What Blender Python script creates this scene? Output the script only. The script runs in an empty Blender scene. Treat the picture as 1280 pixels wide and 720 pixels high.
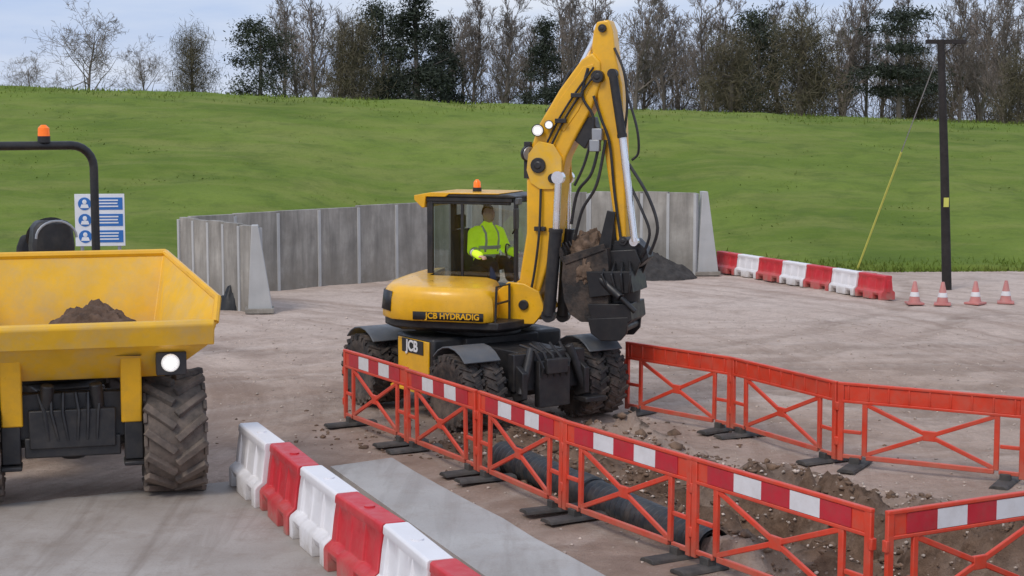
import bpy, bmesh, math, random
import numpy as np
from mathutils import Vector, Matrix, noise
random.seed(7); np.random.seed(7)
R=math.radians; PI=math.pi
S=bpy.context.scene; COL=S.collection
S.view_settings.view_transform='Standard'; S.view_settings.look='None'; S.view_settings.exposure=0
# ---------------------------------------------------------------- camera
F=2050.0; CH=4.2; TH=math.atan(220/F)
cd=bpy.data.cameras.new('camera'); cam=bpy.data.objects.new('camera',cd); COL.objects.link(cam)
cam.location=(0,0,CH); cam.rotation_euler=(PI/2-TH,0,0)
cd.sensor_width=36; cd.lens=36*F/1280; cd.clip_end=3000; cd.clip_start=.1
S.camera=cam
FW=Vector((0,math.cos(TH),-math.sin(TH))); UP=Vector((0,math.sin(TH),math.cos(TH))); O=Vector((0,0,CH))
def ray(px,py): return Vector(((px-640)/F,0,0))+FW+UP*((360-py)/F)
def G(px,py,z=0):
    d=ray(px,py); t=(z-CH)/d.z; return O+d*t
def PY(px,py,Y):
    d=ray(px,py); return O+d*(Y/d.y)
# ---------------------------------------------------------------- mesh builder
class MB:
    def __init__(s,M=None): s.v=[];s.f=[];s.m=[];s.M=M or Matrix()
    def add(s,vs,fs,mi=0):
        b=len(s.v); s.v+=[s.M@Vector(p) for p in vs]; s.f+=[tuple(b+i for i in f) for f in fs]; s.m+=[mi]*len(fs)
    def box(s,c,d,T=None,mi=0,top=(1,1)):
        x,y,z=d[0]/2,d[1]/2,d[2]/2; vs=[]
        for k,sz in enumerate((-1,1)):
            q=top if k else (1,1)
            for sx,sy in ((-1,-1),(1,-1),(1,1),(-1,1)): vs.append(Vector((sx*x*q[0],sy*y*q[1],sz*z)))
        if T: vs=[T@p for p in vs]
        vs=[p+Vector(c) for p in vs]
        s.add(vs,[(3,2,1,0),(4,5,6,7),(0,1,5,4),(1,2,6,5),(2,3,7,6),(3,0,4,7)],mi)
    def prism(s,poly,y0,y1,mi=0):
        n=len(poly); vs=[(p[0],y0,p[1]) for p in poly]+[(p[0],y1,p[1]) for p in poly]
        s.add(vs,[tuple(range(n)),tuple(range(2*n-1,n-1,-1))]+[(i,(i+1)%n,n+(i+1)%n,n+i) for i in range(n)],mi)
    def loft(s,rings,mi=0,cap=True):
        n=len(rings[0]); vs=[p for r in rings for p in r]; fs=[]
        for k in range(len(rings)-1):
            for i in range(n): fs.append((k*n+i,k*n+(i+1)%n,(k+1)*n+(i+1)%n,(k+1)*n+i))
        if cap: fs+=[tuple(range(n-1,-1,-1)),tuple(range((len(rings)-1)*n,len(rings)*n))]
        s.add(vs,fs,mi)
    def tube(s,pts,r,n=8,mi=0,cap=True):
        pts=[Vector(p) for p in pts]; N=len(pts)
        rs=r if isinstance(r,(list,tuple)) else [r]*N
        rings=[];u=None
        for i in range(N):
            t=(pts[min(i+1,N-1)]-pts[max(i-1,0)])
            t=t.normalized() if t.length>1e-9 else Vector((0,0,1))
            if u is None:
                a=Vector((0,0,1)) if abs(t.z)<.9 else Vector((1,0,0)); u=t.cross(a).normalized()
            else:
                u=(u-t*u.dot(t)); u=u.normalized() if u.length>1e-6 else t.orthogonal().normalized()
            w=t.cross(u)
            rings.append([pts[i]+(u*math.cos(2*PI*k/n)+w*math.sin(2*PI*k/n))*rs[i] for k in range(n)])
        s.loft(rings,mi,cap)
    def lathe(s,prof,n=32,T=None,mi=0,cap=True):   # about local y; prof (r,y)
        rings=[[Vector((r*math.cos(2*PI*k/n),y,r*math.sin(2*PI*k/n))) for k in range(n)] for r,y in prof]
        if T: rings=[[T@p for p in q] for q in rings]
        s.loft(rings,mi,cap)
    def ball(s,c,r,n=12,m=8,T=None):
        c=Vector(c); r=Vector((r,r,r)) if not hasattr(r,'__len__') else Vector(r)
        rings=[]
        for j in range(1,m):
            a=PI*j/m-PI/2
            rings.append([c+Vector((r.x*math.cos(a)*math.cos(2*PI*k/n),r.y*math.cos(a)*math.sin(2*PI*k/n),r.z*math.sin(a))) for k in range(n)])
        s.loft(rings)
    def build(s,name,mats,parent=None,bevel=0,smooth=40,seg=2):
        me=bpy.data.meshes.new(name); me.from_pydata([tuple(v) for v in s.v],[],s.f)
        if not isinstance(mats,(list,tuple)): mats=[mats]
        for m in mats: me.materials.append(m)
        if len(mats)>1: me.polygons.foreach_set('material_index',s.m)
        bm=bmesh.new(); bm.from_mesh(me); bmesh.ops.recalc_face_normals(bm,faces=bm.faces); bm.to_mesh(me); bm.free()
        if smooth:
            me.polygons.foreach_set('use_smooth',[True]*len(me.polygons)); me.set_sharp_from_angle(angle=R(smooth))
        o=bpy.data.objects.new(name,me); COL.objects.link(o)
        if parent: o.parent=parent
        if bevel:
            b=o.modifiers.new('bevel','BEVEL'); b.width=bevel; b.segments=seg; b.limit_method='ANGLE'; b.angle_limit=R(40)
        return o
def tag(o,label=None,cat=None,group=None,kind=None):
    if label: o['label']=label
    if cat: o['category']=cat
    if group: o['group']=group
    if kind: o['kind']=kind
    return o
def thing(name,label,cat,loc=(0,0,0),rz=0,group=None):
    o=bpy.data.objects.new(name,None); COL.objects.link(o); o.location=loc; o.rotation_euler=(0,0,rz); o.empty_display_size=.2
    return tag(o,label,cat,group)
def dup(root,loc,rz,label,group=None,scale=None):
    r=root.copy(); COL.objects.link(r); r.location=loc; r.rotation_euler=(0,0,rz); r['label']=label
    if group: r['group']=group
    if scale: r.scale=scale
    for ch in list(root.children):
        c=ch.copy(); COL.objects.link(c); c.parent=r
        for g in ch.children:
            d=g.copy(); COL.objects.link(d); d.parent=c
    return r
def npmesh(name,V,Fc,mats,parent=None,smooth=False):
    me=bpy.data.meshes.new(name); nv=len(V); k=Fc.shape[1]; nf=len(Fc)
    me.vertices.add(nv); me.vertices.foreach_set('co',np.asarray(V,dtype=np.float32).ravel())
    me.loops.add(nf*k); me.loops.foreach_set('vertex_index',np.asarray(Fc,dtype=np.int32).ravel())
    me.polygons.add(nf); me.polygons.foreach_set('loop_start',np.arange(0,nf*k,k,dtype=np.int32))
    if smooth: me.polygons.foreach_set('use_smooth',[True]*nf)
    me.materials.append(mats); me.update(calc_edges=True); me.validate()
    o=bpy.data.objects.new(name,me); COL.objects.link(o)
    if parent: o.parent=parent
    return o
def bakemods(o):
    dg=bpy.context.evaluated_depsgraph_get(); dg.update()
    me=bpy.data.meshes.new_from_object(o.evaluated_get(dg)); o.modifiers.clear(); o.data=me
    return o
# ---------------------------------------------------------------- materials
def newmat(name):
    m=bpy.data.materials.new(name); m.use_nodes=True; nt=m.node_tree
    return m,nt,nt.nodes['Principled BSDF']
def nd(nt,t,**k):
    n=nt.nodes.new(t)
    for a,b in k.items(): setattr(n,a,b)
    return n
def noise_n(nt,vec,scale,detail=5,rough=.6,dist=0):
    n=nd(nt,'ShaderNodeTexNoise'); n.inputs['Scale'].default_value=scale; n.inputs['Detail'].default_value=detail; n.inputs['Roughness'].default_value=rough; n.inputs['Distortion'].default_value=dist
    nt.links.new(vec,n.inputs['Vector']); return n.outputs['Fac']
def maprange(nt,v,a,b,c=0,d=1):
    n=nd(nt,'ShaderNodeMapRange'); n.inputs[1].default_value=a;n.inputs[2].default_value=b;n.inputs[3].default_value=c;n.inputs[4].default_value=d
    nt.links.new(v,n.inputs[0]); return n.outputs[0]
def mixc(nt,f,a,b):
    n=nd(nt,'ShaderNodeMix',data_type='RGBA')
    for s,v in ((n.inputs[0],f),(n.inputs[6],a),(n.inputs[7],b)):
        if isinstance(v,(int,float)): s.default_value=v
        elif isinstance(v,(tuple,list)): s.default_value=(*v[:3],1)
        else: nt.links.new(v,s)
    return n.outputs[2]
def mul(nt,a,b,op='MULTIPLY'):
    n=nd(nt,'ShaderNodeMath',operation=op)
    for s,v in ((n.inputs[0],a),(n.inputs[1],b)):
        if isinstance(v,(int,float)): s.default_value=v
        else: nt.links.new(v,s)
    return n.outputs[0]
MUD=(.17,.125,.09)
def mat(name,col,rough=.5,metal=0,var=.12,scale=2.5,dirt=0,dirtc=MUD,dscale=6,mudz=0,bump=0,bscale=60,emit=0,coat=0,spec=.5,streak=0):
    m,nt,b=newmat(name); geo=nd(nt,'ShaderNodeNewGeometry'); pos=geo.outputs['Position']
    n1=noise_n(nt,pos,scale)
    c=mixc(nt,maprange(nt,n1,.3,.7),tuple(x*(1-var) for x in col),tuple(min(1,x*(1+var)) for x in col))
    if dirt:
        f=mul(nt,maprange(nt,noise_n(nt,pos,dscale,8,.7),.42,.72),dirt); c=mixc(nt,f,c,dirtc)
    if streak:
        mp=nd(nt,'ShaderNodeMapping'); mp.inputs['Scale'].default_value=(3,3,.4); nt.links.new(pos,mp.inputs[0])
        f=mul(nt,maprange(nt,noise_n(nt,mp.outputs[0],1,6,.65,.3),.40,.66),streak); c=mixc(nt,f,c,tuple(x*.38 for x in col))
    if mudz:
        sx=nd(nt,'ShaderNodeSeparateXYZ'); nt.links.new(pos,sx.inputs[0])
        f=mul(nt,maprange(nt,sx.outputs[2],0,mudz,1,0),maprange(nt,noise_n(nt,pos,5,8,.7),.25,.65)); c=mixc(nt,f,c,dirtc)
    nt.links.new(c,b.inputs['Base Color'])
    nt.links.new(maprange(nt,noise_n(nt,pos,scale*3),.3,.7,max(0,rough-.1),min(1,rough+.15)),b.inputs['Roughness'])
    b.inputs['Metallic'].default_value=metal; b.inputs['Specular IOR Level'].default_value=spec
    if coat: b.inputs['Coat Weight'].default_value=coat; b.inputs['Coat Roughness'].default_value=.15
    if bump:
        bp=nd(nt,'ShaderNodeBump'); bp.inputs['Strength'].default_value=bump; bp.inputs['Distance'].default_value=.02
        nt.links.new(noise_n(nt,pos,bscale,6),bp.inputs['Height']); nt.links.new(bp.outputs[0],b.inputs['Normal'])
    if emit:
        b.inputs['Emission Color'].default_value=(1,.96,.88,1); b.inputs['Emission Strength'].default_value=emit
    return m
YEL=mat('yellow_paint',(.88,.46,.010),.34,var=.06,dirt=.22,dscale=4,coat=.25)
YEL_D=mat('yellow_paint_dirty',(.84,.47,.02),.48,var=.08,dirt=.5,dscale=3.5,dirtc=(.50,.40,.25))
BLK=mat('black_paint',(.018,.018,.02),.45,var=.3,dirt=.35,dirtc=(.09,.075,.06))
BLK2=mat('oily_black_paint',(.012,.012,.013),.42,var=.3,dirt=.25,dirtc=(.07,.055,.043))
GRY=mat('dark_grey_plastic',(.09,.10,.112),.45,var=.15,dirt=.3,dirtc=(.2,.17,.14))
RUB=mat('tyre_rubber',(.025,.024,.024),.8,var=.25,dirt=.8,dirtc=(.18,.135,.105),dscale=5,mudz=.6,bump=.2,bscale=30)
RUB2=mat('muddy_tyre_rubber',(.06,.052,.046),.88,var=.25,dirt=.9,dirtc=(.22,.17,.135),dscale=3.5,mudz=1.3,bump=.3,bscale=30)
CHR=mat('chrome_rod',(.88,.88,.9),.2,metal=.85,var=.05)
STEEL=mat('muddy_steel',(.028,.024,.022),.75,var=.4,dirt=.8,dirtc=(.14,.095,.066),dscale=3.5,bump=.7,bscale=18)
ORG=mat('orange_lens',(.9,.2,.01),.2,var=.05,emit=0)
ORG.node_tree.nodes['Principled BSDF'].inputs['Emission Color'].default_value=(1,.12,.01,1)
ORG.node_tree.nodes['Principled BSDF'].inputs['Emission Strength'].default_value=.3
LAMP=mat('lit_lamp',(.9,.9,.85),.3,emit=8)
HALO=mat('lit_reflector',(.9,.9,.88),.25,metal=.4,emit=.32)
WHT=mat('white_paint',(.78,.78,.78),.5,var=.05,dirt=.1)
REDP=mat('orange_red_plastic',(.68,.055,.022),.42,var=.12,dirt=.3,dscale=7,mudz=.3,dirtc=(.36,.2,.14))
REDS=mat('red_sheeting',(.52,.02,.035),.4,var=.12,dirt=.25,dscale=9)
WHTS=mat('white_sheeting',(.74,.72,.72),.45,var=.06,dirt=.3,dscale=8,dirtc=(.45,.39,.35))
REDW=mat('red_moulded_plastic',(.60,.024,.036),.42,var=.08,dirt=.2,dscale=5,mudz=.3,dirtc=(.36,.2,.16),bump=.05,bscale=20)
WHTW=mat('white_moulded_plastic',(.82,.80,.81),.48,var=.04,dirt=.16,dscale=5,mudz=.32,dirtc=(.45,.40,.35),bump=.05,bscale=20)
FOOT=mat('recycled_foot_plastic',(.05,.047,.044),.8,var=.3,dirt=.4,dirtc=(.2,.17,.14))
PIPE=mat('pipe_plastic',(.03,.038,.044),.42,var=.25,dirt=.55,dirtc=(.16,.13,.10))
CONC=mat('precast_concrete',(.38,.355,.315),.85,var=.3,scale=1.3,dirt=.5,dirtc=(.22,.195,.16),dscale=1.6,bump=.2,bscale=30,mudz=.9,streak=.75)
CONCL=mat('pale_concrete_edge',(.48,.48,.47),.8,var=.12,scale=3,dirt=.35,dirtc=(.3,.29,.26),bump=.1,streak=.15)
WOOD=mat('tarred_timber',(.022,.018,.016),.8,var=.3,bump=.3,bscale=20)
GALV=mat('galvanised_steel',(.4,.41,.42),.45,metal=.8,var=.1)
YPLS=mat('yellow_sleeve',(.62,.62,.12),.5,var=.05)
CONEM=mat('faded_cone_plastic',(.52,.18,.16),.65,var=.15,dirt=.5,dirtc=(.45,.33,.29),dscale=8)
SIGNW=mat('sign_white',(.78,.8,.83),.4,var=.04,dirt=.1)
SIGNB=mat('sign_blue',(.03,.16,.48),.4,var=.06)
SOIL=mat('dug_soil',(.115,.07,.046),.95,var=.5,scale=6,bump=.9,bscale=18)
DARKH=mat('dark_grit',(.045,.04,.037),.95,var=.5,scale=5,bump=.9,bscale=14)
BARK=mat('bare_bark',(.15,.125,.107),.95,var=.3,scale=.8)  # tree tones down to the woodland mass are lightened to paint in distance haze
BARK2=mat('twig_brown',(.20,.166,.14),.95,var=.3,scale=.5)
EVG=mat('evergreen_leaf',(.05,.06,.038),.85,var=.5,scale=1.0,spec=.2)
EVG2=mat('conifer_needle',(.044,.053,.038),.85,var=.5,scale=1.0,spec=.2)
IVY=mat('ivy_and_twig',(.125,.108,.068),.9,var=.45,scale=.9,spec=.2)
WOODL=mat('woodland_mass',(.13,.107,.084),.95,var=.45,scale=.35,spec=.1)
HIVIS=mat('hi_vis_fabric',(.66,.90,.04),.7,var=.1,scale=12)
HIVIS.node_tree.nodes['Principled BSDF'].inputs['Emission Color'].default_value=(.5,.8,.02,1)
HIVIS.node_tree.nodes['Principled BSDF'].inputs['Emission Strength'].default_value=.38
SKIN=mat('skin',(.66,.41,.31),.6,var=.08,scale=20)
HAIR=mat('dark_hair',(.02,.015,.012),.8)
TROU=mat('navy_trousers',(.02,.025,.05),.85)
BAND=mat('reflective_tape',(.6,.6,.58),.3,var=.05)
SEATM=mat('seat_fabric',(.02,.02,.022),.8)
m,nt,b=newmat('cab_glass')
nt.nodes.remove(b); tr=nd(nt,'ShaderNodeBsdfTransparent'); tr.inputs[0].default_value=(.74,.80,.78,1)
gl=nd(nt,'ShaderNodeBsdfGlossy'); gl.inputs['Roughness'].default_value=.03; lw=nd(nt,'ShaderNodeFresnel'); lw.inputs[0].default_value=1.5
mx=nd(nt,'ShaderNodeMixShader'); nt.links.new(mul(nt,lw.outputs[0],.05,'ADD'),mx.inputs[0]); nt.links.new(tr.outputs[0],mx.inputs[1]); nt.links.new(gl.outputs[0],mx.inputs[2])
nt.links.new(mx.outputs[0],nt.nodes['Material Output'].inputs[0]); GLASS=m
# ground material
m,nt,b=newmat('dirt_ground'); geo=nd(nt,'ShaderNodeNewGeometry'); pos=geo.outputs['Position']
at=nd(nt,'ShaderNodeAttribute',attribute_name='soil'); soil=at.outputs['Fac']
sxyz=nd(nt,'ShaderNodeSeparateXYZ'); nt.links.new(pos,sxyz.inputs[0])
def arcs(cx,cy,fr,fx):
    su=nd(nt,'ShaderNodeVectorMath',operation='SUBTRACT'); nt.links.new(pos,su.inputs[0]); su.inputs[1].default_value=(cx,cy,0)
    le=nd(nt,'ShaderNodeVectorMath',operation='LENGTH'); nt.links.new(su.outputs[0],le.inputs[0])
    cb=nd(nt,'ShaderNodeCombineXYZ'); nt.links.new(mul(nt,le.outputs['Value'],fr),cb.inputs[0]); nt.links.new(mul(nt,sxyz.outputs[0],fx),cb.inputs[1])
    return noise_n(nt,cb.outputs[0],1.0,5,.6,.35)
big=noise_n(nt,pos,.3,6,.6); fine=noise_n(nt,pos,7,9,.75); mid=noise_n(nt,pos,1.4,7,.7); wet=noise_n(nt,pos,.55,6,.68,.6)
t1=arcs(7,12,1.5,.07); t2=arcs(-14,22,1.7,.09)
c=mixc(nt,maprange(nt,big,.32,.66),(.47,.34,.265),(.63,.49,.40))
c=mixc(nt,mul(nt,maprange(nt,t1,.52,.64),.55),c,(.72,.59,.50))
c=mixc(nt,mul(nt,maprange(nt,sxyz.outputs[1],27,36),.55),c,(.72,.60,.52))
c=mixc(nt,mul(nt,maprange(nt,t2,.50,.36),.5),c,(.36,.25,.19))
c=mixc(nt,mul(nt,maprange(nt,wet,.54,.67),.5),c,(.30,.205,.155))
c=mixc(nt,mul(nt,maprange(nt,mid,.50,.70),.45),c,(.36,.26,.20))
c=mixc(nt,mul(nt,maprange(nt,fine,.47,.70),.42),c,(.27,.20,.155))
vo=nd(nt,'ShaderNodeTexVoronoi'); vo.inputs['Scale'].default_value=11; nt.links.new(pos,vo.inputs['Vector'])
c=mixc(nt,mul(nt,maprange(nt,vo.outputs['Distance'],.22,.1),.4),c,(.68,.58,.50))
vo2=nd(nt,'ShaderNodeTexVoronoi'); vo2.inputs['Scale'].default_value=9; nt.links.new(pos,vo2.inputs['Vector'])
sc=mixc(nt,maprange(nt,fine,.35,.65),(.075,.043,.026),(.23,.145,.095)); sc=mixc(nt,mul(nt,maprange(nt,mid,.46,.68),.6),sc,(.32,.215,.15)); sc=mixc(nt,mul(nt,maprange(nt,vo2.outputs['Distance'],.18,.08),.5),sc,(.40,.31,.25))
c=mixc(nt,soil,c,sc)
nt.links.new(c,b.inputs['Base Color']); nt.links.new(maprange(nt,wet,.5,.7,.95,.7),b.inputs['Roughness'])
b.inputs['Specular IOR Level'].default_value=.25
bp=nd(nt,'ShaderNodeBump'); bp.inputs['Strength'].default_value=.9; bp.inputs['Distance'].default_value=.08; nt.links.new(fine,bp.inputs['Height']); nt.links.new(bp.outputs[0],b.inputs['Normal'])
DIRT=m
def slabmat(name,c1,c2,c3):
    m,nt,b=newmat(name); geo=nd(nt,'ShaderNodeNewGeometry'); pos=geo.outputs['Position']
    c=mixc(nt,maprange(nt,noise_n(nt,pos,.6,6,.65),.35,.65),c1,c2)
    c=mixc(nt,mul(nt,maprange(nt,noise_n(nt,pos,2.2,8,.75),.5,.72),.6),c,c3)
    c=mixc(nt,mul(nt,maprange(nt,noise_n(nt,pos,40,4,.8),.5,.7),.35),c,tuple(x*.6 for x in c1))
    mp=nd(nt,'ShaderNodeMapping'); mp.inputs['Rotation'].default_value=(0,0,R(-22)); mp.inputs['Scale'].default_value=(2.4,.25,1); nt.links.new(pos,mp.inputs[0])
    c=mixc(nt,mul(nt,maprange(nt,noise_n(nt,mp.outputs[0],1,6,.6,.8),.5,.68),.45),c,tuple(x*.7 for x in c3))
    nt.links.new(c,b.inputs['Base Color']); nt.links.new(maprange(nt,noise_n(nt,pos,1.2),.35,.65,.6,.92),b.inputs['Roughness'])
    b.inputs['Specular IOR Level'].default_value=.3
    bp=nd(nt,'ShaderNodeBump'); bp.inputs['Strength'].default_value=.25; bp.inputs['Distance'].default_value=.01; nt.links.new(noise_n(nt,pos,60,5),bp.inputs['Height']); nt.links.new(bp.outputs[0],b.inputs['Normal'])
    return m
APRON=slabmat('worn_concrete_apron',(.32,.275,.24),(.42,.38,.345),(.24,.185,.145))
STRIP=slabmat('pale_concrete_strip',(.38,.365,.345),(.47,.46,.44),(.31,.27,.235))
# grass
m,nt,b=newmat('bank_grass'); geo=nd(nt,'ShaderNodeNewGeometry'); pos=geo.outputs['Position']
mp=nd(nt,'ShaderNodeMapping'); mp.inputs['Scale'].default_value=(.16,.5,1); nt.links.new(pos,mp.inputs[0])
c=mixc(nt,maprange(nt,noise_n(nt,pos,.16,6,.6),.36,.62),(.118,.175,.026),(.185,.245,.045))
c=mixc(nt,mul(nt,maprange(nt,noise_n(nt,mp.outputs[0],1,7,.65,.5),.46,.66),.6),c,(.245,.255,.075))
c=mixc(nt,mul(nt,maprange(nt,noise_n(nt,pos,.7,8,.7,.4),.48,.66),.55),c,(.08,.122,.024))
c=mixc(nt,mul(nt,maprange(nt,noise_n(nt,pos,9,6,.8),.45,.7),.4),c,(.09,.13,.03))
nt.links.new(c,b.inputs['Base Color']); b.inputs['Roughness'].default_value=.95; b.inputs['Specular IOR Level'].default_value=.1
bp=nd(nt,'ShaderNodeBump'); bp.inputs['Strength'].default_value=.5; bp.inputs['Distance'].default_value=.08; nt.links.new(noise_n(nt,pos,6,8,.78),bp.inputs['Height']); nt.links.new(bp.outputs[0],b.inputs['Normal'])
GRASS=m
# ---------------------------------------------------------------- world / light
SE,SA=R(48),R(215)
w=bpy.data.worlds.new('World'); S.world=w; w.use_nodes=True; nt=w.node_tree; bg=nt.nodes['Background']
sky=nd(nt,'ShaderNodeTexSky',sky_type='NISHITA'); sky.sun_disc=False; sky.sun_elevation=SE; sky.sun_rotation=SA; sky.dust_density=2
tc=nd(nt,'ShaderNodeTexCoord'); mp=nd(nt,'ShaderNodeMapping'); mp.inputs['Scale'].default_value=(1.6,1.6,9); nt.links.new(tc.outputs['Generated'],mp.inputs[0])
cl=noise_n(nt,mp.outputs[0],2.2,7,.55)
cc=mixc(nt,maprange(nt,cl,.38,.66),(4.3,5.4,7.8),(6.4,6.9,7.9))
c=mixc(nt,maprange(nt,cl,.3,.7,.82,.95),sky.outputs[0],cc)
nt.links.new(c,bg.inputs[0]); bg.inputs[1].default_value=.118
sl=bpy.data.lights.new('sun','SUN'); sl.energy=1.5; sl.angle=R(20); sl.color=(1,.92,.82)
so=bpy.data.objects.new('sun',sl); COL.objects.link(so)
az=R(215)
sd=Vector((math.sin(az)*math.cos(SE),math.cos(az)*math.cos(SE),math.sin(SE)))
so.rotation_euler=sd.to_track_quat('Z','Y').to_euler(); so.location=sd*50
# ---------------------------------------------------------------- left barrier row points
ROWP=[G(px,py,1.0) for px,py in ((430,437),(509,461),(597,489),(704,526),(866,573),(1092,637))]
ROWP=[Vector((p.x,p.y,0)) for p in ROWP]
ra,rb=ROWP[0],ROWP[-1]; rd=(rb-ra).normalized(); rn=Vector((-rd.y,rd.x,0))
PIPE0=G(606,583); PIPE1=G(884,706)
PIPE0=Vector((PIPE0.x,PIPE0.y,0))+rn*.25; PIPE1=Vector((PIPE1.x,PIPE1.y,0))+rn*.25
PIPE1=PIPE1-(PIPE1-PIPE0).normalized()*.25
BD=Vector((.385,-.923,0)).normalized(); BN=Vector((.923,.385,0)).normalized(); B0=G(290,605)+BN*.24
# ---------------------------------------------------------------- ground
def sm(a,b,x):
    t=min(1,max(0,(x-a)/(b-a))); return t*t*(3-2*t)
xs=np.array([-400,-150,-60,-30,-18,-12]+list(np.linspace(-9,10,240))+[13,18,30,60,150,400])
ys=np.array([-60,-20,0,6,9]+list(np.linspace(11,27,260))+list(np.linspace(27.2,47,100))+[55,80,150,400,900])
pdir=(PIPE1-PIPE0).normalized(); pnor=Vector((-pdir.y,pdir.x,0))
TRACKS=[(5.5,11.5,13.6),(5.5,11.5,15.5),(-7.5,43,17.5),(-7.5,43,19.4),(16,34,15.2),(16,34,17.0),(0,60,31.5),(0,60,33.4)]
def ground_h(x,y):
    p=Vector((x,y,0)); q=p-ra
    s_=q.dot(rd); d=q.dot(rn)
    slab=1.0
    bq=p-B0; 
    sd_=bq.dot(BN)
    if sd_<1.9 and y<21: slab=sm(1.0,1.9,sd_) if y<19.6 else max(sm(1.0,1.9,sd_),sm(19.6,21,y))
    if x<-2.6 and y<20: slab=min(slab,sm(18.3,20,y))
    n1=noise.fractal(Vector((x*.5,y*.5,0)),.9,2,4); n2=noise.fractal(Vector((x*2.1,y*2.1,5)),.75,2,5)
    h=-.02+slab*(.035*n1+.014*n2)
    soil=0
    right=min(4.4,1.7+.30*max(0,s_))
    z=sm(.15,.6,d)*(1-sm(right-.9,right,d+.25*n1))*sm(.5,2.2,s_)*(1-sm(16,19,s_))
    trk=0
    if z<.3:
        for cx,cy,R0 in TRACKS:
            dx,dy=x-cx,y-cy; e=math.hypot(dx,dy)-R0+.25*n1
            if abs(e)<.35:
                bars=.5+.5*math.sin(math.atan2(dy,dx)*R0*2*PI/.30+abs(e)*9)
                trk=max(trk,(1-sm(.16,.32,abs(e)))*(.45+.55*bars)*(.55+.45*max(0,min(1,.5+n1))))
        h-=slab*.03*trk
    if z>0:
        tq=p-PIPE0; td=abs(tq.dot(pnor))
        h+=z*(.18*n2+.04)+z*(-.18*math.exp(-(td/.32)**4))
        m1=math.exp(-((x-1.9)**2/.8+(y-20.9)**2/.9)); h+=.38*m1*(1+.8*n2)
        m2=math.exp(-((x-2.9)**2/.9+(y-17.4)**2/1.6)); h+=.18*m2*(1+1.1*n2)
        m4=math.exp(-((x-4.9)**2/1.2+(y-15.3)**2/.8)); h+=.18*m4*(1+1.1*n2)
        eq=p-PIPE1; m5=math.exp(-(eq.dot(pdir)-.25)**2/.12-(eq.dot(pnor))**2/.12); h+=.30*m5*(1+.6*n2)
        tr=abs(d-1.75-.3*n1); tf=math.exp(-(tr/.48)**4)*sm(4.6,6.6,s_); h-=z*.7*tf
        soil=min(1,z*(.9+.6*n2+.4*tf))
    h=h if slab>.99 else min(h,-.012)
    if slab>.5: soil=max(soil,.35*sm(.1,.5,n1)*(1-sm(28,36,y)),.45*trk)
    if slab>.5 and s_>-4: soil=max(soil,.55*math.exp(-((d-1.2)/3.0)**2)*(1-sm(13,18,s_))*sm(-4,-1,s_)*(.6+.9*max(0,n2)))
    if sd_>.2 and y<22.5 and d<.4: soil=max(soil,.5*(.7+.6*n2)*(1-sm(20.5,22.5,y)))
    return h,max(0,min(1,soil))
NX,NY=len(xs),len(ys); V=np.zeros((NY*NX,3)); so_=np.zeros(NY*NX,dtype=np.float32)
for j,y in enumerate(ys):
    for i,x in enumerate(xs):
        if -10<x<11 and 9.5<y<48: h,s_=ground_h(x,y)
        else: h,s_=-.02,0
        V[j*NX+i]=(x,y,h); so_[j*NX+i]=s_
ii,jj=np.meshgrid(np.arange(NX-1),np.arange(NY-1)); a=(jj*NX+ii).ravel()
Fc=np.stack([a,a+1,a+1+NX,a+NX],1)
g=npmesh('ground',V,Fc,DIRT,smooth=True); tag(g,kind='structure')
at_=g.data.attributes.new('soil','FLOAT','POINT'); at_.data.foreach_set('value',so_)
def sheet(name,pts,z,m,thick=0):
    mb=MB(); n=len(pts)
    vs=[(p[0],p[1],z) for p in pts]; fs=[tuple(range(n))]
    vs+=[(p[0],p[1],z-.09-thick) for p in pts]; fs+=[(i,(i+1)%n,n+(i+1)%n,n+i) for i in range(n)]
    mb.add(vs,fs); o=mb.build(name,m,None,0,0); tag(o,kind='structure'); return o
e0=G(288,601); e1=G(0,630)
ed=(e1-e0)
pts=[e0+BN*.35]
for k in range(1,25): pts.append(e0+ed*(k/11)+Vector((0,random.uniform(-.06,.06),0)))
pts+=[Vector((-30,3,0)),Vector((3,3,0)),B0+BD*15+BN*.35]
sheet('concrete_apron',pts,.0,APRON)
l0=G(413,588);l1=G(490,577);r1=G(748,722); r0=G(600,722)
pts=[l0,l1]; 
for k in range(1,13): pts.append(l1+(r1-l1)*(k/12*1.8)+BN*random.uniform(-.03,.03))
pts+= [l0+(r0-l0)*1.8]
sheet('concrete_strip',pts,.05,STRIP)
# ---------------------------------------------------------------- bank
def foot(x):
    return 39.5+ (7.0)*sm(-9.5,-4,x) - 3.0*sm(5,8,x)
def crest(x): return 4.50-.0367*max(-60,min(45,x))
bx=np.array([-300,-150,-90,-60]+list(np.linspace(-42,42,150))+[60,90,150,300]); 
ty=np.array(list(np.linspace(-.03,1.06,90))+[1.15,1.3,1.6,2.2,3,5,9,20])
V=[];nx=len(bx)
for t in ty:
    for x in bx:
        f=foot(x); Y=f+(72-f)*t
        c=crest(x)
        if t<=1: s_=t*.9+.1*sm(0,1,t); z=c*s_
        else: z=c-1.6*sm(1.0,1.9,t)
        z+=.10*noise.fractal(Vector((x*.35,Y*.35,3)),.9,2,4)*(1 if t<1.2 else 0)
        if t<0: z=-.25
        V.append((x,Y,z))
V=np.array(V); ii,jj=np.meshgrid(np.arange(nx-1),np.arange(len(ty)-1)); a=(jj*nx+ii).ravel()
o=npmesh('grass_bank',V,np.stack([a,a+1,a+1+nx,a+nx],1),GRASS,smooth=True); tag(o,kind='structure')
def bank_z(x,Y):
    f=foot(x); t=(Y-f)/(72-f); c=crest(x)
    return c*(t*.9+.1*sm(0,1,t)) if t<=1 else c-1.6*sm(1,1.9,t)
N=20000; vv=np.zeros((N*3,3))
k=0
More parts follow.
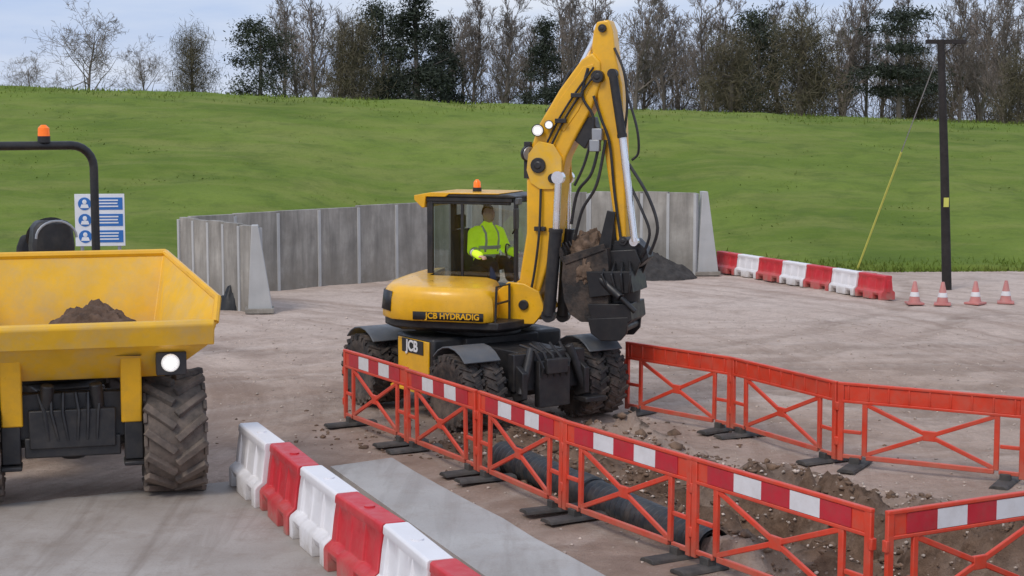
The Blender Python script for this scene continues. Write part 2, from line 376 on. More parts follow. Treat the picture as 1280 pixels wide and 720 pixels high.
cl_=[(random.uniform(-26,26),random.random()) for _ in range(900)]
for i in range(N):
    if i<9000:
        x=random.uniform(-16,26); Y=foot(x)+abs(random.gauss(0,.6))-.1
        hh=random.uniform(.06,.2)
    elif i<14000:
        x=random.uniform(-30,30); Y=72+random.gauss(0,1.2); hh=random.uniform(.06,.2)
    else:
        c0=random.choice(cl_); x=c0[0]+random.gauss(0,.35); f=foot(x); Y=f+(72-f)*c0[1]+random.gauss(0,.4); hh=random.uniform(.03,.06)
    z=bank_z(x,Y)-.03; a=random.uniform(0,2*PI); w_=random.uniform(.015,.04)
    dx,dy=math.cos(a)*w_,math.sin(a)*w_
    vv[k]=(x-dx,Y-dy,z);vv[k+1]=(x+dx,Y+dy,z);vv[k+2]=(x+random.gauss(0,.05),Y+random.gauss(0,.05),z+hh);k+=3
o=npmesh('grass_tussocks',vv,np.arange(N*3).reshape(-1,3),GRASS); tag(o,'rough green grass tufts growing over the bank','grass',kind='stuff')
# rocks
bm=bmesh.new(); bmesh.ops.create_icosphere(bm,subdivisions=1,radius=1); iv=np.array([v.co[:] for v in bm.verts]); 
bm.verts.ensure_lookup_table(); ifc=np.array([[v.index for v in f.verts] for f in bm.faces]); bm.free()
def rock(p,r,sq=(.5,.8),j=(.6,1.3)):
    q=iv*np.random.uniform(*j,(len(iv),1))*np.array([1,random.uniform(.5,1),random.uniform(*sq)])*r
    a=random.uniform(0,6.28); ca,sa=math.cos(a),math.sin(a)
    return q@np.array([[ca,sa,0],[-sa,ca,0],[0,0,1]])+np.array(p)
def scatter(name,m,N,fn,sq=(.5,.8),jj_=(.6,1.3)):
    VV=[];FF=[]
    while len(VV)<N:
        r_=fn()
        if r_ is None: continue
        FF.append(ifc+len(VV)*len(iv)); VV.append(rock(*r_,sq,jj_))
    return npmesh(name,np.concatenate(VV),np.concatenate(FF),m)
def trench_pt():
    s_=random.uniform(1.2,14.5); dmax=min(4.2,1.6+.29*s_); d=random.uniform(.25,dmax); return ra+rd*s_+rn*d
def f1():
    if random.random()<.5: p=trench_pt(); r=random.uniform(.008,.03)
    else:
        p=Vector((random.uniform(-6,9),random.uniform(12.5,34),0)); r=random.uniform(.008,.026)
        if (p-B0).dot(BN)<1.7 and p.y<20.3: return None
    return ((p.x,p.y,ground_h(p.x,p.y)[0]+r*.3),r)
def f2():
    p=trench_pt() if random.random()<.9 else Vector((random.gauss(-.3,1.8),random.gauss(20.8,1.0),0)); r=random.uniform(.012,.045) if random.random()<.96 else random.uniform(.05,.12)
    if (p-B0).dot(BN)<1.7 and p.y<20.3: return None
    return ((p.x,p.y,ground_h(p.x,p.y)[0]+r*.05),r)
ROCK=mat('gravel_stone',(.50,.41,.34),.9,var=.5,scale=9)
o=scatter('loose_gravel',ROCK,4000,f1,(.45,.8),(.5,1.4)); tag(o,'loose pale stones scattered over the dirt yard','gravel',kind='stuff')
CLOD=mat('earth_clod',(.17,.108,.07),.95,var=.55,scale=7,bump=.6,bscale=40)
o=scatter('earth_clods',CLOD,4000,f2,(.35,.75),(.4,1.5)); tag(o,'brown earth clods lying over the dug trench ground','earth',kind='stuff')
# ---------------------------------------------------------------- tyres
def tyre(mb,Rr,w,rin,n,lh,ang=35,lw=.055,cen=(0,0,0)):
    T=Matrix.Translation(cen)
    mb.lathe([(rin,-w*.40),(Rr*.72,-w*.5),(Rr*.9,-w*.5),(Rr*.97,-w*.44),(Rr*.99,-w*.3),(Rr,0),(Rr*.99,w*.3),(Rr*.97,w*.44),(Rr*.9,w*.5),(Rr*.72,w*.5),(rin,w*.40)],40,T)
    for k in range(n):
        for s_ in (-1,1):
            a=2*PI*(k+(.25 if s_>0 else -.25))/n
            M=T@Matrix.Rotation(a,4,'Y')@Matrix.Translation((0,s_*w*.25,Rr-.012+lh/2))@Matrix.Rotation(s_*R(ang),4,'Z')
            x,y,z=lw/2,w*.30,lh/2
            vs=[M@Vector((sx*x*(1 if sz<0 else .7),sy*y,sz*z)) for sz in (-1,1) for sx,sy in ((-1,-1),(1,-1),(1,1),(-1,1))]
            mb.add(vs,[(3,2,1,0),(4,5,6,7),(0,1,5,4),(1,2,6,5),(2,3,7,6),(3,0,4,7)])
            M=T@Matrix.Rotation(a,4,'Y')@Matrix.Translation((0,s_*w*.485,Rr*.93))
            vs=[M@Vector((sx*x*1.1,sy*.02,sz*Rr*.06)) for sz in (-1,1) for sx,sy in ((-1,-1),(1,-1),(1,1),(-1,1))]
            mb.add(vs,[(3,2,1,0),(4,5,6,7),(0,1,5,4),(1,2,6,5),(2,3,7,6),(3,0,4,7)])
def rim(mb,rin,w,cen,out):
    T=Matrix.Translation(cen)
    mb.lathe([(rin*1.02,-w*.42),(rin*.9,-w*.4),(rin*.85,w*.05*out),(.12,w*.1*out),(.12,w*.32*out),(.05,w*.36*out)],28,T)
    mb.lathe([(rin*1.02,w*.42),(rin*.9,w*.4),(rin*.85,w*.05*out)],28,T,cap=False)
    for k in range(8):
        a=2*PI*k/8; p=Vector(cen)+Vector((.17*math.cos(a),w*.12*out,.17*math.sin(a)))
        mb.box(p,(.03,.04,.03))
def text(name,s,size,M,m,parent,bold=0):
    cu=bpy.data.curves.new(name,'FONT'); cu.body=s; cu.size=size; cu.align_x='CENTER'; cu.align_y='CENTER'; cu.extrude=.003; cu.offset=bold
    t=bpy.data.objects.new(name,cu); COL.objects.link(t)
    dg=bpy.context.evaluated_depsgraph_get(); dg.update()
    me=bpy.data.meshes.new_from_object(t.evaluated_get(dg)); bpy.data.objects.remove(t); me.transform(M)
    me.materials.clear(); me.materials.append(m)
    o=bpy.data.objects.new(name,me); COL.objects.link(o); o.parent=parent; return o
# ================================================================= EXCAVATOR
T0=Vector((-.485,23.1,0)); UY=R(-20); CY=R(-56.5)
U=Matrix.Rotation(UY,4,'Z'); C=Matrix.Rotation(CY,4,'Z'); Ui=U.inverted()
def uz(px,py,v=0):
    d=Ui@ray(px,py); o=Ui@(O-T0); t=(v-o.y)/d.y; p=o+d*t; return (p.x,p.z)
def u3(px,py,v=0):
    a=uz(px,py,v); return Vector((a[0],v,a[1]))
ex=thing('excavator','yellow wheeled excavator digging behind the red barriers with its boom raised','excavator',T0)
mb=MB(C); mb.box((0,0,.8),(3.2,.8,.46)); mb.box((1.3,0,.52),(.28,1.5,.24)); mb.box((-1.15,0,.52),(.28,1.5,.24)); mb.box((0,0,1.06),(1.3,1.2,.12))
mb.lathe([(.62,-.13),(.62,.09)],32,Matrix.Translation((0,0,1.2))@Matrix.Rotation(PI/2,4,'X'))
chs=mb.build('chassis',BLK,ex,.015)
for s_ in (-1,1):
    mb=MB(C); mb.box((.05,s_*.76,.82),(1.0,.62,.62)); sb=mb.build('side_box',BLK,ex,.04)
    mb=MB(C); mb.box((.05,s_*1.08,.80),(.84,.03,.56)); pn=mb.build('side_panel',YEL,sb,.012)
    mb=MB(C); mb.box((.05,s_*1.10,.98),(.58,.012,.19)); mb.build('name_plate',BLK,sb,.004)
    if s_<0: text('lettering','JCB',.21,C@Matrix.Translation((.05,-1.112,.98))@Matrix.Rotation(PI/2,4,'X'),WHT,sb,.006)
    mb=MB(C); mb.box((.05,s_*1.12,.40),(.8,.22,.04)); mb.box((-.3,s_*1.12,.47),(.05,.2,.12)); mb.box((.4,s_*1.12,.47),(.05,.2,.12)); mb.build('step',YEL,ex,.008)
for sx,xc in ((1,1.3),(-1,-1.15)):
    for sy in (1,-1):
        yc=sy*1.0
        mb=MB(C); rim(mb,.3,.5,(xc,yc,.52),sy); wl=mb.build('wheel',YEL_D,ex,0)
        for off in (-.165,.165):
            mb=MB(C); tyre(mb,.495,.29,.3,22,.03,28,.05,(xc,yc+off,.52)); mb.build('tyre',RUB,wl,0)
        mb=MB(C); rings=[]
        for a in (136,120,106,90,74,60,44):
            c_,s2=math.cos(R(a)),math.sin(R(a))
            rings.append([(xc+r*c_,yc+y,.57+r*s2*1.0) for r,y in ((.545,-.28),(.57,-.28),(.57,.28),(.545,.28))])
        mb.loft(rings); mb.build('mudguard',GRY,ex,.01)
mb=MB(C)
mb.box((1.72,0,.78),(.14,1.15,.5)); mb.box((1.85,0,.62),(.12,.5,.62)); mb.box((1.93,0,.86),(.1,.34,.2))
for s_ in (-1,1):
    mb.prism([(1.65,.95),(1.95,.8),(1.95,.45),(1.75,.38),(1.65,.5)],s_*.5-.04,s_*.5+.04)
    mb.tube([(1.8,s_*.3,1.1),(1.88,s_*.52,.5)],.06,10); mb.box((1.85,s_*.62,.36),(.3,.34,.07))
mb.build('stabiliser',BLK,ex,.012)
for k in range(5):
    mb=MB(C); mb.tube([(1.6,-.35+k*.16,1.12),(1.88,-.3+k*.14,1.08-.04*k),(1.96,-.22+k*.1,.85),(1.85,-.2+k*.1,.6)],.018,6); mb.build('hydraulic_hose',BLK,ex)
mb=MB(C); mb.box((-1.70,0,.55),(.1,2.0,.5)); mb.box((-1.55,0,.7),(.3,1.0,.2)); mb.build('dozer_blade',YEL_D,ex,.012)
plan=[(.70,-1.04),(-.5,-1.12),(-.85,-1.04),(-1.12,-.8),(-1.22,-.4),(-1.24,.2),(-1.18,.65),(-1.0,.98),(-.75,1.1),(.5,1.1),(.62,.9),(.85,.25),(.92,-.2),(.85,-.7)]
mb=MB(U); mb.loft([[(x*k,y*k,z) for x,y in plan] for z,k in ((1.22,.90),(1.27,.97),(1.365,.97))]); mb.build('platform',BLK,ex,.01)
hood=[(.60,-.98),(.50,-1.10),(-.5,-1.15),(-.87,-1.06),(-1.11,-.8),(-1.22,-.4),(-1.24,.2),(-1.20,.65),(-1.05,.9),(-.9,.95),(-.86,.06),(.1,.04),(.30,.02),(.42,-.12)]
def ring(z,k,lift=0):
    cx,cy=-.25,-.45; out=[]
    for x,y in hood: out.append((cx+(x-cx)*k,cy+(y-cy)*k,z+lift*max(0,(y+1.1))*.05))
    return out
mb=MB(U); mb.loft([ring(1.37,.985),ring(1.39,1.0),ring(1.52,1.0),ring(1.65,.99),ring(1.73,.97),ring(1.785,.93,.5),ring(1.815,.88,.8),ring(1.83,.76,1)])
body=mb.build('engine_hood',YEL,ex,0,50)
def hoodstrip(name,z0,z1,i0,i1,m,out=.008,k0=1.0,k1=1.0):
    cx,cy=-.25,-.45; mb=MB(U); a=[];b_=[]
    for i in range(i0,i1+1):
        x,y=hood[i]
        for z,k,L in ((z0,k0,a),(z1,k1,b_)):
            px,py=cx+(x-cx)*k,cy+(y-cy)*k; l=math.hypot(px-cx,py-cy); L.append((px+(px-cx)/l*out,py+(py-cy)/l*out,z))
    n=len(a); mb.add(a+b_,[(i,i+1,n+i+1,n+i) for i in range(n-1)])
    o=mb.build(name,m,body,0,60); sl_=o.modifiers.new('s','SOLIDIFY'); sl_.thickness=.012; sl_.offset=0; return o
hoodstrip('rear_grille',1.48,1.75,3,5,BLK,.012,1.0,.965)
hoodstrip('side_stripe',1.39,1.50,1,2,BLK,.006)
ang=math.atan2(hood[1][1]-hood[2][1],hood[1][0]-hood[2][0])
text('lettering','JCB HYDRADIG',.112,U@Matrix.Translation((.07,-1.136,1.447))@Matrix.Rotation(ang,4,'Z')@Matrix.Rotation(PI/2,4,'X'),YEL,body,.003)
mb=MB(U); mb.tube([(.62,-.95,1.37),(.64,-.95,1.85),(.66,-.5,1.85),(.66,-.5,1.37)],.018,8); mb.tube([(.63,-.95,1.62),(.66,-.5,1.62)],.016,8); mb.build('handrail',BLK,ex)
for v in (-.42,.12):
    mb=MB(U); mb.prism([uz(*p,-.15) for p in ((622,402),(676,402),(690,385),(682,362),(664,352),(644,350),(630,362),(625,385))],v-.03,v+.03); mb.build('boom_bracket',YEL,ex,.01)
mb=MB(U); p=uz(650,385,-.15); mb.box((p[0],-.15,1.46),(.5,.5,.2)); mb.lathe([(.07,-.34),(.07,.34)],16,Matrix.Translation((uz(664,378,-.15)[0],-.15,uz(664,378,-.15)[1]))); mb.build('boom_pivot',BLK,ex,.01)
BV=-.15
mb=MB(U); mb.prism([uz(*p,BV) for p in ((650,392),(672,392),(686,345),(700,300),(707,232),(708,200),(694,180),(674,182),(664,200),(664,290),(656,340))],BV-.20,BV+.20); lb=mb.build('lower_boom',YEL,ex,.03,30,3)
mb=MB(U); mb.prism([uz(*p,BV) for p in ((665,206),(668,184),(679,154),(704,112),(731,75),(745,66),(755,78),(755,104),(744,136),(726,168),(712,196),(706,226),(690,234))],BV-.165,BV+.165); ub=mb.build('upper_boom',YEL,ex,.03,30,3)
for s_ in (-1,1):
    mb=MB(U); mb.prism([uz(*p,BV) for p in ((665,212),(667,192),(680,176),(698,180),(708,196),(709,222),(698,236),(682,236),(670,228))],BV+s_*.215-.015,BV+s_*.215+.015); mb.build('knuckle_plate',YEL_D,ub,.008)
    mb=MB(U); mb.prism([uz(*p,BV) for p in ((702,128),(734,84),(747,80),(746,102),(728,138),(710,164),(696,158))],BV+s_*.167-.008,BV+s_*.167+.008); mb.build('side_plate',YEL,ub,.006)
DV=BV
mb=MB(U); mb.prism([uz(*p,DV) for p in ((743,58),(745,40),(749,28),(764,25),(769,38),(773,72),(781,108),(783,180),(786,296),(783,312),(775,308),(766,240),(757,176),(751,130),(745,92))],DV-.13,DV+.13); dp=mb.build('dipper',YEL,ex,.025,30,3)
for (px,py,r,hw) in ((680,206,.105,.27),(752,96,.085,.22),(757,36,.055,.18),(698,222,.065,.27),(783,300,.06,.18)):
    mb=MB(U); q=u3(px,py,BV); mb.lathe([(r*.4,-hw-.01),(r*.5,-hw),(r,-hw),(r,hw),(r*.4,hw)],18,Matrix.Translation(q)); mb.build('pivot_pin',BLK,ex,.005)
def ram(p0,pm,p1,v,rb=.065,rr=.04):
    a,m_,c_=u3(*p0,v),u3(*pm,v),u3(*p1,v)
    mb=MB(U); mb.tube([a,m_],rb,16); d=(m_-a).normalized(); mb.tube([m_-d*.05,m_],rb*1.12,16); mb.lathe([(rb*1.1,-.05),(rb*1.1,.05)],14,Matrix.Translation(a))
    o=mb.build('hydraulic_cylinder',BLK,ex)
    mb=MB(U); mb.tube([m_,c_],rr,14); mb.lathe([(rb,-.045),(rb,.045)],14,Matrix.Translation(c_)); mb.build('piston_rod',CHR,o)
ram((686,394),(695,286),(698,222),BV-.30,.088,.05); ram((704,394),(710,286),(710,222),BV+.30,.088,.05)
ram((700,142),(724,88),(750,36),BV-.0,.08,.045)
ram((766,92),(778,172),(793,302),BV-.20,.06,.052)
def hose(pts,r=.02,steps=6):
    P_=[u3(px,py,v) for px,py,v in pts]; out=[]
    for i in range(len(P_)-1):
        a=P_[max(i-1,0)];b_=P_[i];c_=P_[i+1];d=P_[min(i+2,len(P_)-1)]
        for k in range(steps):
            t=k/steps; out.append(.5*((2*b_)+(c_-a)*t+(2*a-5*b_+4*c_-d)*t*t+(3*b_-a-3*c_+d)*t**3))
    out.append(P_[-1]); mb=MB(U); mb.tube(out,r,7); mb.build('hydraulic_hose',BLK,ex)
hose([(757,175,-.33),(746,230,-.38),(728,262,-.38),(718,300,-.34)],.022); hose([(752,165,-.3),(740,215,-.36),(722,240,-.36),(714,280,-.34)],.022)
hose([(786,205,-.3),(810,245,-.34),(822,285,-.34),(812,318,-.3)],.022); hose([(788,232,-.3),(802,262,-.36),(812,292,-.36),(802,322,-.3)],.02)
hose([(742,120,-.34),(752,150,-.36),(762,180,-.34),(768,240,-.31),(776,300,-.31)],.02); hose([(784,118,-.3),(796,160,-.34),(798,190,-.3),(790,200,-.28)],.018)
hose([(735,85,-.33),(728,120,-.36),(742,150,-.36),(732,200,-.36),(718,232,-.38)],.02)
hose([(768,60,-.28),(780,90,-.32),(784,130,-.32),(780,170,-.3)],.018)
hose([(730,76,-.1),(712,92,-.1),(700,118,-.1),(684,140,-.1)],.028)
# hard lines and clamps along the boom side
hose([(684,178,-.36),(698,150,-.36),(718,118,-.36),(742,84,-.36)],.016); hose([(690,180,-.36),(704,152,-.36),(724,120,-.36),(746,90,-.36)],.016)
hose([(676,236,-.40),(674,290,-.42),(668,340,-.42),(660,380,-.42)],.018)
for px,py in ((701,151),(721,119),(675,286)):
    mb=MB(U); mb.box(u3(px,py,-.385),(.16,.05,.06)); mb.build('pipe_clamp',BLK,ex,.006)
mb=MB(U); 
for px,py in ((747,168),(744,182)): mb.box(u3(px,py,-.36),(.14,.1,.16))
mb.build('valve_block',GALV,ex,.01)
mb=MB(U); mb.prism([uz(*p,BV) for p in ((722,150),(744,146),(748,160),(734,186),(722,176))],BV-.12,BV+.12); mb.build('ram_bracket',BLK,ex,.01)
def lamp(p,r,parent,M,on=True,dirv=(0,-1,0)):
    d=Vector(dirv).normalized(); p=Vector(p)
    mb=MB(M); mb.tube([p-d*.06,p-d*.05,p],[r*.6,r*1.25,r*1.35],18); mb.tube([p-d*.05,p-d*.16],.02,8); h=mb.build('work_light',BLK,parent,.003)
    mb=MB(M); mb.tube([p+d*.002,p+d*.010],[r*1.15,r*1.1],18); mb.build('reflector',HALO if on else GALV,h)
    if on:
        mb=MB(M); mb.tube([p+d*.011,p+d*.02],[r*.62,r*.36],18); mb.build('lens',LAMP,h)
lamp(u3(672,163,-.44),.064,ex,U,True,(.3,-1,-.1)); lamp(u3(686,156,-.42),.046,ex,U,True,(.3,-1,-.1))
lamp(u3(661,192,-.36),.085,ex,U,False,(.8,-.5,-.1))
mb=MB(U); mb.tube([u3(672,190,-.3),u3(661,192,-.3)],.025,8); mb.box(u3(660,200,-.32),(.09,.09,.5)); mb.build('lamp_bracket',BLK,ex,.005)
# coupler / tiltrotator / bucket
mb=MB(U)
mb.prism([uz(*p,BV) for p in ((772,300),(798,298),(812,312),(814,322),(800,334),(770,332),(758,322))],BV-.15,BV+.15)
for v in (-.2,.2): mb.prism([uz(*p,BV) for p in ((742,330),(764,312),(800,310),(806,326),(796,352),(750,356))],BV+v-.025,BV+v+.025)
cp=mb.build('coupler',BLK2,ex,.012)
for v in (-.18,.18):
    mb=MB(U); mb.prism([uz(*p,BV) for p in ((764,262),(774,264),(768,318),(752,330),(750,320))],BV+v-.02,BV+v+.02); mb.build('linkage_arm',BLK2,ex,.008)
mb=MB(U); q=u3(776,368,BV)
mb.lathe([(.16,-.16),(.26,-.12),(.27,.06),(.18,.10),(.18,.18)],28,Matrix.Translation(q+Vector((0,0,.02)))@Matrix.Rotation(PI/2,4,'X'))
mb.prism([uz(*p,BV) for p in ((744,336),(798,336),(802,362),(748,368))],BV-.42,BV+.3)
mb.prism([uz(*p,BV) for p in ((746,376),(798,376),(800,396),(790,404),(752,405))],BV-.42,BV+.3)
for v in (-.40,.25): mb.prism([uz(*p,BV) for p in ((746,394),(796,392),(794,412),(786,421),(762,421),(750,412))],BV+v-.03,BV+v+.03)
for s_ in (-1.5,1): mb.tube([u3(750,348,BV+s_*.24),u3(776,372,BV+s_*.31)],.06,12); mb.tube([u3(776,372,BV+s_*.31),u3(794,390,BV+s_*.3)],.035,10)
for px,py in ((762,408),(788,406)): mb.lathe([(.06,-.42),(.06,.3)],14,Matrix.Translation(u3(px,py,BV)))
for k in range(4): mb.tube([u3(760+k*9,326,BV-.2),u3(752+k*12,344,BV-.46),u3(762+k*8,366,BV-.44)],.02,6)
mb.build('tilting_rotator',BLK2,ex,.01)
side=[(716,322),(762,306),(768,330),(768,374),(760,388),(748,396),(736,396),(724,387),(717,371),(714,346)]
shell_o=[(768,308),(770,330),(770,376),(762,390),(748,398),(735,398),(722,389),(715,372),(712,346),(714,320)]
shell_i=[(718,322),(716,346),(719,369),(727,384),(737,392),(748,392),(758,385),(765,373),(764,330),(762,310)]
mb=MB(U); mb.prism([uz(*p,BV) for p in shell_o+shell_i],BV-.36,BV+.36)
for v in (-.345,.345):
    mb.prism([uz(*p,BV) for p in side],BV+v-.012,BV+v+.012)
    mb.prism([uz(*p,BV) for p in ((714,318),(764,302),(766,310),(717,328))],BV+v-.028,BV+v+.028)
for k in range(5): 
    v=BV-.30+k*.15; mb.prism([uz(*p,BV) for p in ((713,328),(714,315),(707,302),(708,317))],v-.03,v+.03)
for j in (-.2,.2):
    mb.prism([uz(*p,BV) for p in [(x-2,y+2) for x,y in shell_o[3:9]]+[(x+3,y-3) for x,y in shell_o[8:2:-1]]],BV+j-.03,BV+j+.03)
bk=mb.build('bucket',STEEL,ex,.008)
def blob(name,c,rad,M,m,seed,n=56,mm=36,amp=.22,par=None):
    V=[]
    for j in range(mm+1):
        a=PI*j/mm-PI/2
        for k in range(n):
            b_=2*PI*k/n; u_=Vector((math.cos(a)*math.cos(b_),math.cos(a)*math.sin(b_),math.sin(a)))
            f=1+amp*noise.fractal(u_*2.2+Vector((seed,0,0)),.7,2,5)
            V.append(M@(Vector(c)+Vector((u_.x*rad[0],u_.y*rad[1],u_.z*rad[2]))*f))
    Fq=[(j*n+k,j*n+(k+1)%n,(j+1)*n+(k+1)%n,(j+1)*n+k) for j in range(mm) for k in range(n)]
    return npmesh(name,np.array([tuple(p) for p in V]),np.array(Fq),m,par,smooth=True)
BSOIL=mat('bucket_soil',(.16,.105,.07),.95,var=.5,scale=7,bump=.9,bscale=22)
cen=u3(738,320,BV)
o=blob('soil_load',cen,(.25,.33,.33),Matrix.Translation(T0)@U,BSOIL,4.4,amp=.28); tag(o,'clump of brown soil heaped in the excavator bucket','soil')
blob('caked_mud',u3(731,340,BV-.345),(.12,.035,.15),U,BSOIL,9.7,44,28,.5,bk)
# cab
x0,x1,y0,y1,z0,z1=-.82,.48,.10,1.05,1.37,3.0
mb=MB(U)
mb.prism([(x0,z0),(x1+.12,z0),(x1+.14,1.60),(x1+.1,1.70),(x0,1.70)],y0,y1)
for y in (y0+.03,y1-.03):
    mb.box((x0+.045,y,2.33),(.09,.06,1.32)); mb.box((x1+.05,y,2.33),(.06,.06,1.32)); mb.box((-.28,y,2.33),(.045,.045,1.32))
    mb.box((-.15,y,2.92),(1.2,.05,.05))
mb.box(((x0+x1)/2,(y0+y1)/2,2.965),(1.32,.97,.07))
cab=mb.build('cab',BLK,ex,.012)
mb=MB(U); mb.prism([(-.5,3.0),(-.5,3.035),(.42,3.045),(.54,3.02),(.54,2.995)],y0-.03,y1+.03); mb.build('roof',BLK,cab,.012)
mb=MB(U); mb.prism([(-.88,2.84),(-1.0,2.95),(-1.0,3.015),(-.75,3.06),(-.35,3.062),(.30,3.062),(.30,3.046),(-.46,3.04),(-.52,3.0),(-.82,3.0),(-.84,2.84)],y0-.04,y1+.04); mb.build('roof_cover',YEL,cab,.008)
def pane(name,pts):
    mb=MB(U); mb.add(pts,[tuple(range(len(pts)))]); return mb.build(name,GLASS,cab,0,0)
for yn,nm in ((y0+.012,'side_window'),(y1-.012,'door_window')):
    pane(nm,[(x0+.09,yn,1.705),(-.302,yn,1.705),(-.302,yn,2.895),(x0+.09,yn,2.895)]); pane(nm,[(-.257,yn,1.705),(x1+.02,yn,1.705),(x1+.02,yn,2.895),(-.257,yn,2.895)])
pane('windscreen',[(x1+.05,y0+.06,1.705),(x1+.05,y1-.06,1.705),(x1+.05,y1-.06,2.93),(x1+.05,y0+.06,2.93)]); pane('rear_window',[(x0+.03,y0+.06,1.705),(x0+.03,y1-.06,1.705),(x0+.03,y1-.06,2.93),(x0+.03,y0+.06,2.93)])
mb=MB(U)
mb.box((-.22,.58,1.86),(.5,.5,.14)); mb.box((-.45,.58,2.2),(.14,.48,.62),Matrix.Rotation(R(-8),4,'Y')); mb.box((-.5,.58,2.62),(.1,.28,.2)); mb.box((-.25,.58,1.76),(.35,.4,.1)); mb.build('seat',SEATM,ex,.03)
for y in (.26,.90):
    mb=MB(U); mb.box((.0,y,1.98),(.4,.09,.08)); mb.tube([(.17,y,2.0),(.2,y,2.13)],.02,8); mb.ball((.2,y,2.15),.03); mb.build('control_lever',BLK,ex,.01)
mb=MB(U)
mb.tube([(.42,.58,1.7),(.30,.58,2.12)],.03,8); mb.lathe([(.17,-.012),(.19,0),(.17,.012)],24,Matrix.Translation((.29,.58,2.14))@Matrix.Rotation(R(70),4,'Y')@Matrix.Rotation(PI/2,4,'X'),cap=False)
mb.build('steering_wheel',BLK,ex,.0)
mb=MB(U); mb.tube([(-.2,.5,3.05),(-.2,.5,3.12)],.065,14); bc=mb.build('beacon_base',BLK,ex)
mb=MB(U); mb.tube([(-.2,.5,3.12),(-.2,.5,3.2),(-.2,.5,3.235)],[.055,.05,.02],14); mb.build('beacon_lens',ORG,bc)
for ya,yb in ((.06,-.06),(1.1,1.24)):
    mb=MB(U); mb.tube([(.50,ya,2.5),(.6,yb,2.6),(.6,yb,2.85)],.014,6); mb.box((.6,yb,2.72),(.04,.14,.28)); mb.build('mirror',BLK,ex,.01)
for yb in (.1,.9):
    mb=MB(U); mb.box((.58,yb,2.955),(.06,.14,.09)); mb.build('cab_light',GRY,ex,.01)
# ---------------------------------------------------------------- operator
PM=Matrix.Translation(T0)@U@Matrix.Translation((-.08,.52,0))
pr=thing('person','seated person in a yellow hi-vis jacket at the controls inside the cab','person',PM@Vector((0,0,1.93)),UY-R(34))
pr.scale=(1.06,1.06,1.03)
PL=Matrix.Translation((0,0,-1.93))
def limb(mb,pts,rs):
    mb.tube(pts,rs,12)
    for p,r in zip(pts,rs): mb.ball(p,r*.98)
def figure(parts,name,m,parent,vox,sm_=4):
    mb=MB(PL); parts(mb); o=mb.build(name,m,parent,0,0)
    r=o.modifiers.new('r','REMESH'); r.mode='VOXEL'; r.voxel_size=vox; r.use_smooth_shade=True
    s_=o.modifiers.new('s','SMOOTH'); s_.iterations=sm_; s_.factor=.5
    return bakemods(o)
def fb(mb):
    limb(mb,[(0,0,2.04),(0,0,2.2),(.03,0,2.4),(.03,0,2.46)],[.14,.125,.14,.12]); limb(mb,[(.03,0,2.46),(.05,0,2.6)],[.065,.055])
    mb.ball((.075,0,2.715),(.098,.076,.118),16,12); mb.ball((.10,0,2.66),(.07,.058,.06)); mb.ball((.172,0,2.70),(.02,.014,.022)); mb.ball((.168,0,2.645),(.012,.022,.008))
    for s_ in (-1,1):
        mb.ball((.07,s_*.078,2.71),(.022,.012,.032)); mb.ball((.16,s_*.032,2.735),(.012,.016,.01))
        limb(mb,[(.02,s_*.12,2.47),(.02,s_*.19,2.45),(.09,s_*.27,2.22),(.30,s_*.30,2.16)],[.08,.07,.05,.034])
        h=Vector((.335,s_*.305,2.155)); mb.ball(h,(.05,.042,.02))
        for k in range(4):
            y=h.y+(k-1.5)*.02; L=(.06,.07,.066,.05)[k]; limb(mb,[(h.x+.035,y,h.z+.004),(h.x+.035+L*.55,y,h.z-.004),(h.x+.03+L*.75,y,h.z-.035)],[.0105,.0095,.008])
        limb(mb,[(h.x-.01,h.y-s_*.035,h.z),(h.x+.025,h.y-s_*.058,h.z-.012),(h.x+.05,h.y-s_*.05,h.z-.03)],[.012,.011,.009])
        limb(mb,[(.02,s_*.09,2.03),(.25,s_*.12,2.05),(.36,s_*.13,2.02),(.40,s_*.13,1.9)],[.095,.08,.06,.055])
figure(fb,'body',SKIN,pr,.008,3)
def fj(mb):
    limb(mb,[(0,0,2.02),(0,0,2.2),(.03,0,2.4),(.03,0,2.5)],[.175,.16,.17,.115])
    mb.ball((.02,0,2.25),(.15,.2,.25)); mb.ball((.03,0,2.42),(.13,.21,.12)); limb(mb,[(.03,0,2.5),(.045,0,2.565)],[.09,.078])
    for s_ in (-1,1): limb(mb,[(.02,s_*.14,2.465),(.02,s_*.20,2.45),(.09,s_*.28,2.22),(.285,s_*.30,2.165)],[.1,.092,.075,.056])
figure(fj,'jacket',HIVIS,pr,.014,3)
def ft(mb):
    limb(mb,[(0,0,2.0),(0,0,2.06)],[.15,.15])
    for s_ in (-1,1): limb(mb,[(.02,s_*.09,2.02),(.25,s_*.12,2.05),(.36,s_*.13,2.025),(.40,s_*.13,1.86)],[.12,.1,.08,.075])
figure(ft,'trousers',TROU,pr,.014,3)
def fh(mb):
    mb.ball((.062,0,2.74),(.104,.083,.112),16,12)
o=figure(fh,'hair',HAIR,pr,.01,1)
bm=bmesh.new(); bm.from_mesh(o.data)
bmesh.ops.delete(bm,geom=[v for v in bm.verts if (v.co.x>.045 and v.co.z<2.795-1.93) or v.co.z<2.70-1.93],context='VERTS'); bm.to_mesh(o.data); bm.free()
mb=MB(PL)
for zz,rx,ry in ((2.14,.172,.188),(2.26,.163,.205)):
    mb.loft([[(.02+rx*k_*math.cos(2*PI*k/28),ry*k_*math.sin(2*PI*k/28),zz+dz) for k in range(28)] for dz,k_ in ((-.025,1.03),(.025,1.03))],cap=False)
